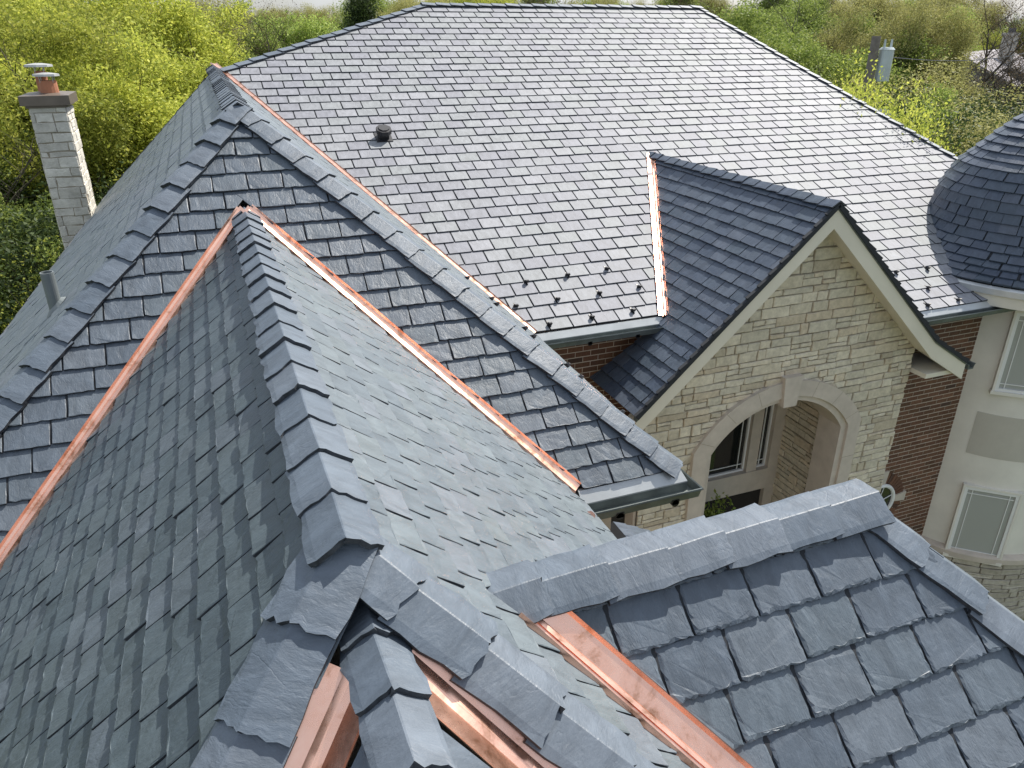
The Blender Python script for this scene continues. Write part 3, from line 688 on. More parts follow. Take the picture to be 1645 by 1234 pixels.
# brick walls
BY=8.6
bricks('brick_wall',wallmap(BY),2.6,5.6,-6.2,Ez-.2,H,seed=3)
BY2=8.02
bricks('brick_wall',wallmap(BY2),9.30,12.4,GZ,-3.86,H,seed=4)
mb=MB(); mb.box((9.26,GW,GZ),(9.315,BY2,-4.2)); mb.build('return_wall',M_CAST,H)
# round window in the brick wall, brick arch ring and four stone blocks
ow=hy(1398,800,BY2); 
O=Vector((9.88,BY2,-7.42))
nseg=40; rw=None; arcs=[]
for qd in range(4):
    mb=MB()
    for i in range(qd*10+1,qd*10+9):
        a0=2*math.pi*i/nseg;a1=2*math.pi*(i+1)/nseg-.035
        P=[O+Vector((math.cos(a)*r,0,math.sin(a)*r)) for r,a in((.36,a0),(.56,a0),(.56,a1),(.36,a1))]
        mb.prism([p+Vector((0,-.022,0)) for p in P],(0,.02,0))
    arcs.append(mb)
def torus(mb,c,R,r,n=36,m=8,ax='y'):
    V=[]
    for i in range(n):
        a=2*math.pi*i/n
        for j in range(m):
            b=2*math.pi*j/m; rr=R+r*math.cos(b); V.append(c+Vector((rr*math.cos(a),r*math.sin(b),rr*math.sin(a))))
    mb.add(V,[(i*m+j,i*m+(j+1)%m,((i+1)%n)*m+(j+1)%m,((i+1)%n)*m+j) for i in range(n) for j in range(m)])
mb=MB(); torus(mb,O+Vector((0,-.03,0)),.33,.035); rw=mb.build('round_window',M_WHITE,H)
for q_ in arcs: q_.build('brick_arc',M_BRICK,rw,fix=True)
for q in range(4):
    a=q*math.pi/2; mb=MB(); P=[O+Vector((math.cos(a+da)*r,-.04,math.sin(a+da)*r)) for r,da in((.34,-.17),(.62,-.15),(.62,.15),(.34,.17))]
    mb.prism(P,(0,.038,0)); mb.build('stone_block',M_CAST,rw,fix=True)
mb=MB()
for a in(.3,1.35,2.4): mb.tube(O+Vector((math.cos(a)*.32,-.03,math.sin(a)*.32)),O-Vector((math.cos(a)*.32,.03,math.sin(a)*.32)),.008,.008,6)
mb.build('glazing_bar',M_WHITE,rw)
mb=MB(); V=[O+Vector((math.cos(2*math.pi*i/32)*.33,-.02,math.sin(2*math.pi*i/32)*.33)) for i in range(32)]; mb.prism(V,(0,.015,0)); mb.build('pane',M_GLASS,rw)
# hidden lower walls of the nearer wings
mb=MB(); mb.box((xEl+.35,yE+.35,GZ),(xE-.35,13,We-.15)); mb.box((xRl+1.2,-.4,GZ),(xR-.25,yE+.5,-3.3)); mb.box((.9,S0.y-1.4,GZ),(S1.x+1.4,S0.y+.9,-3.3))
mb.box((0,13.,GZ),(9.25,20,-3.7)); mb.box((9.3,BY2+.1,GZ),(13,20,-3.8)); mb.build('rear_wall',M_CAST,H)
# --- small low roof squeezed between the wings
A=hz(984,838,-4.3); mb=MB()
B=A+Vector((0,-1.2,0)); 
mb.add([A,B,B+Vector((-.55,0,-.5)),A+Vector((-.55,0,-.5))],[(0,1,2,3)]); mb.add([A,B,B+Vector((.42,0,-.22)),A+Vector((.42,0,-.22))],[(3,2,1,0)])
mb.add([A+Vector((.42,0,-.22)),B+Vector((.42,0,-.22)),B+Vector((.42,0,-.32)),A+Vector((.42,0,-.32))],[(3,2,1,0)])
lr=mb.build('low_roof',M_UNDER,H); lr['label']='small dark roof corner tucked below the gutter'
fL,iL,_=planemap(A+Vector((.42,0,-.22)),(0,1,0),(-.42,0,.22))
slates('slate_patch',fL,[iL(A),iL(B),iL(B+Vector((.42,0,-.22))),iL(A+Vector((.42,0,-.22)))],.16,.25,M_SL,lr,th=.01,seed=81,under=False)
mb=MB(); pc=hit(948,828,(0,1,0),3.6); mb.tube(pc+Vector((0,0,.0)),pc+Vector((.06,.1,-.1)),.03,.035,8); mb.build('copper_scrap',M_CU,lr)
# ------------------------------------------------------------------ roof furniture
def snow_guard(P,n,d,k=.8):
    P=Vector(P);n=Vector(n).normalized();d=Vector(d).normalized();s=n.cross(d).normalized()
    Mx=Matrix((( s.x*k,d.x*k,n.x*k,P.x),(s.y*k,d.y*k,n.y*k,P.y),(s.z*k,d.z*k,n.z*k,P.z),(0,0,0,1)))
    mb=MB(); mb.box((-.015,-.10,.014),(.015,.05,.022),M=Mx)
    V=[(-.042,-.01,.02),(.042,-.01,.02),(.05,-.005,.06),(.028,0,.088),(-.028,0,.088),(-.05,-.005,.06)]
    mb.prism([Mx@Vector(p) for p in V],n.cross(s)*-.006+d*.006)
    mb.prism([Mx@Vector(p) for p in((-.004,-.012,.02),(-.004,-.075,.02),(-.004,-.012,.075))],s*.008)
    mb.prism([Mx@Vector(p) for p in((-.03,0,.086),(.03,0,.086),(.022,.03,.094),(-.022,.03,.094))],n*.004)
    mb.build('snow_guard',M_BLACK,H,fix=True)
upM=Vector((0,1,m_)).normalized()
for x,y in((845,456),(911,445),(974,435),(828,495),(895,484),(962,474),(1026,464),(882,524),(950,513),(1016,502),(1439,440),(1489,434),(1490,465),(1489,493),(1538,485)):
    snow_guard(Mhit(x,y),nM,-upM)
dWr=Vector((1,0,-w_)).normalized()
for i in range(8):
    snow_guard(Vector((xE-.20-(i%2)*.12,4.62+i*.5,We+(.20+(i%2)*.12)*w_)),nWr,dWr,.62)
# box vent on the main slope
P=Mhit(616,222); mb=MB()
Mv=Matrix(((1,0,0,P.x),(0,upM.y,nM.y,P.y),(0,upM.z,nM.z,P.z),(0,0,0,1)))
def boxv(lo,hi): mb.box(lo,hi,M=Mv)
boxv((-.13,-.13,.012),(.13,.13,.022)); boxv((-.075,-.075,.02),(.075,.075,.10))
ct=[(math.cos(math.pi/8+i*math.pi/4)*.125,math.sin(math.pi/8+i*math.pi/4)*.125) for i in range(8)]
mb.prism([Mv@Vector((x,y,.10)) for x,y in ct],nM*.07); mb.prism([Mv@Vector((x*.7,y*.7,.171)) for x,y in ct],nM*.015)
mb.build('roof_vent',M_BLACK,H,fix=True)
# plumbing vent pipe on the left slope
P=hit(91,498,(-w_,0,1),Wz-w_*Wx); mb=MB(); T=P+Vector((0,0,.30)); mb.tube(P-Vector((0,0,.1)),T,.047,.047,20,caps=False); mb.tube(T-Vector((0,0,.2)),T,.040,.040,20,caps=False)
mb.add([T+Vector((math.cos(a)*r,math.sin(a)*r,0)) for r in(.040,.047) for a in[2*math.pi*i/20 for i in range(20)]],[(i,(i+1)%20,20+(i+1)%20,20+i) for i in range(20)])
mb.add([P+Vector((math.cos(a)*r,math.sin(a)*r,zz+(-w_*0+w_*math.cos(a)*r))) for r,zz in((.049,.05),(.085,.015)) for a in[2*math.pi*i/20 for i in range(20)]],[(i,(i+1)%20,20+(i+1)%20,20+i) for i in range(20)])
mb.build('vent_pipe',M_PVC,H)
# small rear gable tip beyond the right hip
P=hit(1428,176,(0,1,0),13.8); mb=MB()
mb.add([P,P+Vector((-.5,-.3,-.45)),P+Vector((.42,-.1,-.4)),P+Vector((.1,1.5,0)),P+Vector((.52,1.4,-.4)),P+Vector((-.7,1.6,-.45))],[(0,1,2),(0,2,4,3),(0,3,5,1)]); mb.build('rear_gable',M_CAP,H)
# ------------------------------------------------------------------ chimney
ch_y=11.2; s=ch_y/11.
X0,X1=-1.93*s,-1.545*s; D=.58
zt=-.82*s; zb=GZ
mb=MB(); 
def chim_face(mapf,a,b,seed):
    return ashlar('chimney_side',mapf,a,b,-6.,zt,[(a,-6.),(b,-6.),(b,zt),(a,zt)],[],M_CHST,M_MORTD,CHI,hmin=.07,hmax=.15,wmin=.14,wmax=.4,gap=.005,th=.009,seed=seed)
mb.box((X0+.002,ch_y+.002,zb),(X1-.002,ch_y+D,zt)); CHI=mb.build('chimney',M_CHST,H); CHI['label']='pale stone chimney with brown metal cap'
for q,(f,a,b) in enumerate(((wallmap(ch_y),X0,X1),(sidemap(X1,1),ch_y,ch_y+D),(sidemap(X0,-1),ch_y,ch_y+D))): chim_face(f,a,b,90+q)
mb=MB(); e=.075
mb.box((X0-e,ch_y-e,zt+.02),(X1+e,ch_y+D+e,zt+.13)); mb.box((X0-.03,ch_y-.03,zt-.01),(X1+.03,ch_y+D+.03,zt+.02)); mb.add([(X0-e,ch_y-e,zt+.131),(X1+e,ch_y-e,zt+.131),(X1+e,ch_y+D+e,zt+.131),(X0-e,ch_y+D+e,zt+.131),((X0+X1)/2,ch_y+D/2,zt+.17)],[(0,1,4),(1,2,4),(2,3,4),(3,0,4)])
mb.build('chimney_cap',M_CROWN,CHI)
fx=(X0+X1)/2+.01; 
for (dx,dy,r,h,lid) in((.03,.2,.105,.15,.15),(-.06,.42,.07,.25,.16)):
    mb=MB(); mb.tube((fx+dx,ch_y+dy,zt+.14),(fx+dx,ch_y+dy,zt+.14+h),r,r*.95,16); fl=mb.build('flue',M_CLAY,CHI)
    mb=MB(); z=zt+.14+h
    for a in range(4): mb.tube((fx+dx+math.cos(a*1.57+.8)*r*.9,ch_y+dy+math.sin(a*1.57+.8)*r*.9,z-.03),(fx+dx+math.cos(a*1.57+.8)*r*1.0,ch_y+dy+math.sin(a*1.57+.8)*r*1.0,z+.05),.006,.006,5)
    mb.tube((fx+dx,ch_y+dy,z+.05),(fx+dx,ch_y+dy,z+.075),lid,lid*.97,8); mb.tube((fx+dx,ch_y+dy,z+.075),(fx+dx,ch_y+dy,z+.09),lid*.97,lid*.3,8); mb.build('flue_cap',M_GALV,CHI)
# ------------------------------------------------------------------ round tower
TC=(12.90,8.66); RW=1.78
prof=[(0.02,-.55),(.22,-.85),(.92,-1.48),(1.42,-2.02),(1.62,-2.42),(1.68,-2.80),(1.76,-3.03),(1.98,-3.30),(2.34,-3.50)]
L=[0]
for i in range(1,len(prof)): L.append(L[-1]+math.hypot(prof[i][0]-prof[i-1][0],prof[i][1]-prof[i-1][1]))
TL=L[-1]
def pr(t):
    t=max(0,min(TL,TL-t))
    for i in range(1,len(L)):
        if t<=L[i]:
            f=(t-L[i-1])/(L[i]-L[i-1]); a,b=prof[i-1],prof[i]
            dx,dz=b[0]-a[0],b[1]-a[1]; l=math.hypot(dx,dz)
            return a[0]+dx*f,a[1]+dz*f,-dz/l,dx/l
    return (*prof[-1],0,1)
def tmap(s,t,h):
    r,z,nr,nz_=pr(t); th=s; r+=nr*h; return Vector((TC[0]+math.cos(th)*r,TC[1]+math.sin(th)*r,z+nz_*h))
mb=MB(); rt=random.Random(77); e=.155; k=0
while k*e<TL-.3:
    t=k*e; r=pr(t)[0]; wa=.25/max(r,.25)*(1 if k%2 else 1.0); n=max(6,int(2*math.pi/wa)); wa=2*math.pi/n
    for i in range(n):
        s0=i*wa+(wa/2 if k%2 else 0)+rt.uniform(-.05,.05)*wa; s1=s0+wa*(1+rt.uniform(-.06,.06))-.013/r
        lo=t+rt.uniform(-.006,.006); tk=.028*(1+rt.uniform(-.3,.4))
        pl=[(s0,lo),((s0+s1)/2,lo),(s1,lo),(s1,t+e*1.05),((s0+s1)/2,t+e*1.05),(s0,t+e*1.05)]
        uo=(rt.uniform(-3,3),rt.uniform(-3,3))
        b0=len(mb.uv); plate(mb,tmap,pl,lambda S,T,t=t,tk=tk:.004+tk*(1-(T-t)/e),.002,.002,uvo=uo)
        for q in range(b0,len(mb.uv)): mb.uv[q]=((mb.uv[q][0]-uo[0])*r+uo[0],mb.uv[q][1])
    k+=1
TR=mb.build('tower_roof',M_SL,H)
def revolve(mb,pf,n=96,c=TC):
    m=len(pf); V=[(c[0]+math.cos(2*math.pi*i/n)*r,c[1]+math.sin(2*math.pi*i/n)*r,z) for i in range(n) for r,z in pf]
    mb.add(V,[(i*m+j,((i+1)%n)*m+j,((i+1)%n)*m+j+1,i*m+j+1) for i in range(n) for j in range(m-1)])
mb=MB(); revolve(mb,[(r-.003,z-.003) for r,z in prof]); mb.build('roof_underlay',M_UNDER,TR)
zE=-3.52
mb=MB(); revolve(mb,[(2.34,zE+.0),(2.40,zE-.03),(2.40,zE-.12),(2.36,zE-.13)]); mb.build('drip_edge',M_GUT,H,smooth=False)
mb=MB(); revolve(mb,[(2.40,zE-.10),(2.33,zE-.16),(2.33,zE-.19),(1.9,zE-.20),(RW,zE-.20)]); revolve(mb,[(2.36,zE-.13),(2.36,zE-.30),(2.30,zE-.30),(2.30,zE-.22)]); mb.build('soffit',M_TRIM,H,smooth=False)
zl=-8.55
TW=MB(); revolve(TW,[(RW,zE-.1),(RW,zl)]); TWo=TW.build('tower_wall',M_STUC,H,smooth=True); TWo['label']='round white stucco tower wall'
mb=MB(); revolve(mb,[(RW+.001,zl+.06),(RW+.07,zl+.03),(RW+.10,zl),(RW+.10,zl-.1),(RW+.03,zl-.14)]); mb.build('stone_ledge',M_CAST,H)
tw=lambda s,t,h:Vector((TC[0]+math.cos(s/RW)*(RW+h),TC[1]+math.sin(s/RW)*(RW+h),t))
ashlar('stone_base',tw,math.pi*.75*RW,math.pi*1.75*RW,GZ,zl-.12,[(math.pi*.75*RW,GZ),(math.pi*1.75*RW,GZ),(math.pi*1.75*RW,zl-.12),(math.pi*.75*RW,zl-.12)],[],M_STONEG,M_MORTD,H,hmin=.07,hmax=.15,seed=15)
mb=MB(); revolve(mb,[(RW-.02,zl),(RW-.02,GZ)]); mb.build('base_core',M_MORTD,H)
def twindow(a0,a1,z0,z1):
    """a window set on the tower between two bearings"""
    A=Vector((TC[0]+math.cos(a0)*RW,TC[1]+math.sin(a0)*RW,0)); B=Vector((TC[0]+math.cos(a1)*RW,TC[1]+math.sin(a1)*RW,0))
    u=(B-A).normalized(); W=(B-A).length; n=Vector((-(B-A).y,(B-A).x,0)).normalized()
    if n.dot(Vector((TC[0],TC[1],0))-A)>0: n=-n
    sag=RW-math.sqrt(RW*RW-W*W/4)+.012
    Mx=Matrix(((u.x,n.x,0,A.x+n.x*sag),(u.y,n.y,0,A.y+n.y*sag),(0,0,1,0),(0,0,0,1)))
    f=MB(); fr=.05
    for lo,hi in(((0,-.05,z0),(fr,.02,z1)),((W-fr,-.05,z0),(W,.02,z1)),((fr,-.05,z0),(W-fr,.02,z0+fr)),((fr,-.05,z1-fr),(W-fr,.02,z1))): f.box(lo,hi,M=Mx)
    g=.007
    for x in(fr+.08,W-fr-.08): f.box((x-g,-.005,z0+fr),(x+g,.004,z1-fr),M=Mx)
    for z in(z0+fr+.08,z1-fr-.08): f.box((fr,-.0045,z-g),(W-fr,.0035,z+g),M=Mx)
    o=f.build('window',M_WHITE,H); p=MB(); p.box((fr,-.02,z0+fr),(W-fr,-.008,z1-fr),M=Mx); p.build('pane',M_GLASSB,o)
    t=MB(); e=.035
    for lo,hi in(((-e,-.05,z0-e),(0,.03,z1+e)),((W,-.05,z0-e),(W+e,.03,z1+e)),((0,-.05,z1),(W,.03,z1+e)),((-e*1.5,-.05,z0-e*1.6),(W+e*1.5,.05,z0-.001))): t.box(lo,hi,M=Mx)
    t.build('window_trim',M_STUC,o)
aw0,aw1=R_(215),R_(242)
TWIN=(aw0,aw1,-8.62,-7.2)
twindow(*TWIN); twindow(R_(215),R_(242),-5.35,-4.0); twindow(R_(262),R_(288),-8.5,-7.1); twindow(R_(262),R_(288),-5.35,-4.0)
def tpanel(a0,a1,z0,z1):
    mb=MB(); n=16; V=[]
    for i in range(n+1):
        a=a0+(a1-a0)*i/n
        for r,z in((RW-.01,z0),(RW+.006,z0+.002),(RW+.006,z1-.002),(RW-.01,z1)): V.append((TC[0]+math.cos(a)*r,TC[1]+math.sin(a)*r,z))
    mb.add(V,[(i*4+j,i*4+4+j,i*4+5+j,i*4+1+j) for i in range(n) for j in range(3)]); mb.build('wall_panel',M_PANEL,H)
tpanel(R_(211),R_(246),-6.6,-5.8)
print('TOWER built')
# ------------------------------------------------------------------ trees and shrubs
def leaf_mat(name,cols,trans=.35):
    m,t,b=newmat(name); g=N(t,'ShaderNodeNewGeometry'); oi=N(t,'ShaderNodeObjectInfo')
    c=ramp(t,cols,g.outputs['Random Per Island'])
    hs=N(t,'ShaderNodeHueSaturation'); mr=N(t,'ShaderNodeMapRange'); mr.inputs['To Min'].default_value=.75; mr.inputs['To Max'].default_value=1.2
    t.links.new(oi.outputs['Random'],mr.inputs[0]); t.links.new(mr.outputs[0],hs.inputs['Value']); t.links.new(c,hs.inputs['Color'])
    b.inputs['Roughness'].default_value=.6; b.inputs['Specular IOR Level'].default_value=.2; t.links.new(hs.outputs[0],b.inputs['Base Color'])
    tr=N(t,'ShaderNodeBsdfTranslucent'); t.links.new(hs.outputs[0],tr.inputs[0]); ms=N(t,'ShaderNodeMixShader'); ms.inputs[0].default_value=trans
    t.links.new(b.outputs[0],ms.inputs[1]); t.links.new(tr.outputs[0],ms.inputs[2]); t.links.new(ms.outputs[0],t.nodes['Material Output'].inputs[0]); return m
L_YEL=leaf_mat('leaves_yellow_green',[(0.,(.25,.30,.05)),(.4,(.40,.44,.07)),(.75,(.58,.58,.11)),(1.,(.30,.36,.07))],.45)
L_MID=leaf_mat('leaves_mid_green',[(0.,(.16,.23,.05)),(.5,(.27,.35,.075)),(1.,(.42,.48,.13))],.4)
L_OLI=leaf_mat('leaves_olive',[(0.,(.25,.24,.09)),(.5,(.36,.36,.12)),(1.,(.45,.42,.17))],.4)
L_DRK=leaf_mat('leaves_dark_green',[(0.,(.03,.05,.018)),(.6,(.06,.095,.025)),(1.,(.11,.15,.035))],.25)
L_BUD=leaf_mat('reddish_buds',[(0.,(.09,.06,.035)),(1.,(.15,.11,.05))],.3)
def leafmesh(name,centers,sig,n,size,mat,parent,seed,flat=.75):
    g=np.random.default_rng(seed); c=np.repeat(np.array(centers),n,axis=0); K=len(c)
    sg=np.repeat(np.array(sig),n)[:,None] if hasattr(sig,'__len__') else sig
    d=g.normal(size=(K,3)); d/=np.linalg.norm(d,axis=1)[:,None]; rr=g.random((K,1))**.5
    p=c+d*rr*sg*1.5*np.array([1,1,flat])
    a=g.normal(size=(K,3)); a/=np.linalg.norm(a,axis=1)[:,None]; b=np.cross(a,g.normal(size=(K,3))); b/=np.linalg.norm(b,axis=1)[:,None]
    sz=size*(.6+.8*g.random((K,1)))
    V=np.empty((K,4,3)); V[:,0]=p-a*sz; V[:,1]=p+b*sz*.45; V[:,2]=p+a*sz; V[:,3]=p-b*sz*.45
    me=bpy.data.meshes.new(name); me.vertices.add(K*4); me.vertices.foreach_set('co',V.ravel().astype(np.float32))
    me.loops.add(K*4); me.loops.foreach_set('vertex_index',np.arange(K*4,dtype=np.int32)); me.polygons.add(K)
    me.polygons.foreach_set('loop_start',np.arange(0,K*4,4,dtype=np.int32)); me.polygons.foreach_set('loop_total',np.full(K,4,dtype=np.int32))
    me.update(calc_edges=True); me.materials.append(mat); o=bpy.data.objects.new(name,me); C.objects.link(o); o.parent=parent; return o
def make_tree(seed,kind,label,cat='tree',name='tree',h=12.,spread=.45,levels=4,trunk=.26,leaves=None,nl=34,size=.10,sig=.42,lean=.5,first=.22,up=.35,col=M_BARK,ncl=55,crad=.75):
    r=random.Random(seed); root=empty(name,(0,0,0),label,cat); mb=MB(); tips=[]
    def seg(a,d,L,rad,lv):
        n=3; p=Vector(a); dd=Vector(d)
        for i in range(n):
            q=p+dd*(L/n); r1=rad*(1-.55*(i+1)/n)
            mb.tube(p,q,rad*(1-.55*i/n),r1,6 if lv<2 else 4,caps=False); 
            if lv>=1 and lv<levels and i>0 or lv==0 and i>=1:
                k=r.randint(1,2) if lv else r.randint(2,3)
                for _ in range(k): child(p.lerp(q,r.uniform(.2,1)),dd,L,r1,lv)
            p=q; dd=(dd+Vector((r.uniform(-1,1),r.uniform(-1,1),r.uniform(-.2,.5)))*.22).normalized()
            if lv>=levels-1: tips.append(tuple(p))
        if lv<levels:
            for _ in range(2 if lv else 4): child(p,dd,L,rad*.45,lv)
        else: tips.append(tuple(p))
    def child(p,d,L,rad,lv):
        ax=Vector((r.uniform(-1,1),r.uniform(-1,1),r.uniform(-.3,.4))).normalized()
        nd=(d*(1-spread*1.0)+ax*(spread+.35)+Vector((0,0,up))).normalized()
        seg(p,nd,L*r.uniform(.5,.74),rad*.72,lv+1)
    seg((0,0,0),Vector((r.uniform(-.08,.08),r.uniform(-.08,.08),1)).normalized(),h*.36,trunk,0)
    zmax=max(t[2] for t in tips); k=h/zmax
    mb.v=[(x*k,y*k,z*k) for x,y,z in mb.v]; tips=[(x*k,y*k,z*k) for x,y,z in tips]
    mb.build('trunk',col,root)
    if leaves:
        cc=[Vector(r.choice(tips)) for _ in range(ncl)]; keep=[t for t in tips if min((Vector(t)-c_q).length for c_q in cc)<crad*h/12]
        leafmesh('crown',keep,sig,nl,size,leaves,root,seed); print(kind,len(tips),len(keep))
    root['H']=h; print(kind,len(tips)); return root
def make_blob(seed,label,cat,name,h,rad,mat,n=160,nl=70,size=.09,sig=.3,low=.1,conical=0.):
    """dense shrub or evergreen: stems fanning from the ground with clumps spread through the volume"""
    r=random.Random(seed); root=empty(name,(0,0,0),label,cat); mb=MB(); cs=[];sg=[]
    for i in range(n):
        z=h*(low+(1-low)*r.random()); f=(z/h-low)/(1-low)
        rr=rad*((1-f)*conical+(1-conical)*math.sqrt(max(0,1-(2*f-.8)**2/1.5)))*r.uniform(.25,1.)*r.uniform(.8,1.15)
        a=r.uniform(0,6.283); p=(math.cos(a)*rr,math.sin(a)*rr,z*r.uniform(.88,1.0)); cs.append(p); sg.append(sig*r.uniform(.6,1.4))
        if i%5==0: mb.tube((0,0,h*.04),(p[0]*.5,p[1]*.5,p[2]*.5),.035,.02,4,caps=False); mb.tube((p[0]*.5,p[1]*.5,p[2]*.5),p,.02,.006,4,caps=False)
    mb.tube((0,0,0),(0,0,h*.6),.07,.03,6,caps=False); mb.build('stem' if h<4 else 'trunk',M_BARK,root)
    leafmesh('foliage' if h<4 else 'crown',cs,sg,nl,size,mat,root,seed); root['H']=h; return root
def copy_tree(o):
    c=o.copy(); C.objects.link(c)
    for ch in list(o.children):
        d=ch.copy(); C.objects.link(d); d.parent=c
    return c
T={}
T['a']=make_tree(1,'a','x',leaves=L_YEL,nl=75,size=.042,sig=.30,spread=.5,levels=4)
T['m']=make_tree(2,'m','x',leaves=L_MID,nl=75,size=.042,sig=.30,spread=.45,ncl=50,levels=4)
T['o']=make_tree(3,'o','x',leaves=L_OLI,nl=55,size=.034,sig=.36,spread=.35,ncl=60,up=.5,levels=4)
T['d']=make_tree(4,'d','x',leaves=L_BUD,nl=1,size=.03,sig=.5,spread=.45,levels=5,trunk=.42)
T['p']=make_blob(5,'x','tree','tree',9,2.2,L_MID,n=260,nl=240,size=.05,sig=.42,conical=.15)
T['c']=make_blob(6,'x','conifer','conifer',12,3.2,L_DRK,n=320,nl=200,size=.06,sig=.5,conical=.9)
T['s']=make_blob(7,'x','shrub','shrub',7.,3.2,L_YEL,n=300,nl=200,size=.032,sig=.36)
T['g']=make_blob(8,'x','shrub','shrub',7.,3.2,L_DRK,n=320,nl=200,size=.032,sig=.38)
T['w']=make_blob(9,'x','shrub','shrub',7.,3.2,L_OLI,n=320,nl=180,size=.028,sig=.4)
used={}
def plant(k,x,ytop,dist,label,group=None,wide=1.,rot=None):
    d=ray(x,60); d.z=0; d.normalize(); P=d*dist
    rr=ray(x,ytop); ztop=rr.z/math.hypot(rr.x,rr.y)*dist
    o=T[k] if k not in used else copy_tree(T[k]); used[k]=1
    sc_=max(.25,(ztop-GZ)/T[k]['H']); o.location=(P.x,P.y,GZ-.05); o.scale=(sc_*wide,sc_*wide,sc_); o.rotation_euler=(0,0,rng.uniform(0,6.28) if rot is None else rot)
    o['label']=label
    if group: o['group']=group
    elif 'group' in o: del o['group']
    return o
G1='yellow green spring trees left of the house'; G2='trees behind the main ridge'; G3='trees right of the house'; G4='shrubs round the garden'
plant('a',190,-70,25,'big yellow green maple just right of the chimney','%s'%G1,1.15)
plant('a',-30,-60,21,'yellow green tree at the left edge of the photo behind the chimney',G1,1.1)
plant('a',60,-50,34,'yellow green tree top seen straight above the chimney',G1)
plant('m',-90,120,16,'dark limbed tree leaning in low at the left edge',G1)
plant('o',265,-40,46,'olive budding tree behind the yellow maple',G1)
plant('m',320,-25,44,'fresh green tree above the small far gable house',G1)
plant('d',372,-45,42,'bare dark tree standing beside the small far gable house',G1,1.1)
plant('p',418,38,46,'leftmost of the rounded bright green trees behind the left hip',G1)
plant('p',455,18,50,'tallest of the rounded bright green trees behind the left hip',G1,1.1)
plant('p',500,22,48,'bright green tree in the middle of the rounded row',G1,1.15)
plant('p',540,45,46,'rightmost of the rounded bright green trees, next to the dark conifer',G1)
plant('c',585,-30,44,'dark evergreen behind the left end of the main ridge',None,.9)
plant('m',635,-10,52,'green tree just left of the main ridge end',G2)
plant('o',700,-25,60,'olive tree above the left third of the main ridge',G2)
plant('a',770,-30,64,'yellow green tree above the main ridge',G2)
plant('d',850,-60,60,'bare tree above the middle of the main ridge',G2)
plant('d',905,-60,48,'thick trunked bare tree rising behind the main ridge',G2)
plant('o',965,-20,70,'thin olive tree behind the right half of the ridge',G2)
plant('m',1045,-30,62,'green tree above the right third of the ridge',G2)
plant('d',1090,-50,66,'bare tree near the right end of the main ridge',G2)
plant('m',1150,-60,44,'leafy green tree just right of the main ridge end',G3)
plant('m',1225,-70,36,'large leafy green tree behind the upper right hip',G3,1.1)
plant('m',1320,-60,33,'large leafy green tree left of the utility pole',G3,1.15)
plant('s',1375,140,22,'yellow green shrub top beside the transformer',G4,1.)
plant('s',1398,104,19,'yellow green shrub top hiding the lower part of the utility pole',G4,.7)
plant('m',1345,70,27,'pale green small tree in front of the utility pole',G3)
plant('o',1460,-40,36,'tall olive tree right of the utility pole',G3,.85)
plant('o',1478,55,38,'lower olive tree left of the far roof',G3)
plant('p',1528,8,75,'bright green tree behind the bare oak',G3)
plant('d',1600,-70,44,'wide bare oak at the upper right',G3,1.3)
plant('a',1675,0,85,'yellow green tree at the far right edge',G3)
plant('w',1480,100,28,'olive willow like shrub in the middle of the right side thicket',G4,1.3)
plant('g',1450,150,24,'dark shrub right of the small rear gable tip',G4,1.3)
plant('w',1535,165,27,'olive shrub below the far grey roof',G4,1.4)
plant('g',1615,150,34,'dark green shrub in front of the dark far roof',G4,1.5)
plant('w',1590,190,24,'pale olive shrub just above the tower roof',G4,1.1)
plant('g',1650,185,30,'dark shrub at the right edge above the tower',G4,1.3)
plant('s',255,150,22,'yellow green shrub against the left roof edge',G4,1.2)
plant('s',215,200,20,'lower yellow green shrub right of the chimney shaft',G4,1.2)
plant('g',190,290,17,'dark shrub behind the chimney foot',G4,1.1)
plant('g',40,330,15,'dark shrub left of the chimney foot',G4,1.3)
plant('s',30,420,13.5,'leafy shrub at the foot of the left roof edge',G4,.9)
plant('w',90,230,24,'brownish shrub left behind the chimney',G4,1.2)
plant('g',-20,220,20,'dark shrub at the left picture edge',G4,1.5)
# belt of distant trees
rb=random.Random(44); n=0
for i in range(46):
    x=-60+i*38+rb.uniform(-12,12); k=rb.choice('mompomdp'); dist=rb.uniform(85,150)
    plant(k,x,rb.uniform(-42,4) if not(370<x<570) else rb.uniform(-4,20),dist,'hazy tree in the distant belt along the horizon','far trees along the horizon',1.15)
# planting near the tower foot and inside the porch
def plant_at(k,P,h,label,group=None,wide=1.):
    o=copy_tree(T[k]); s_=h/T[k]['H']; o.location=P; o.scale=(s_*wide,s_*wide,s_); o.rotation_euler=(0,0,rng.uniform(0,6)); o['label']=label
    if group:o['group']=group
    elif 'group' in o: del o['group']
    return o
for i,(x,y) in enumerate(((1610,1000),(1645,1040),(1560,990))):
    P=hz(x,y,GZ); plant_at('g' if i!=1 else 's',P,.6,['low dark shrub at the foot of the tower','bright leafed low shrub at the right edge below the tower','small dark shrub touching the tower base'][i],G4,1.6)
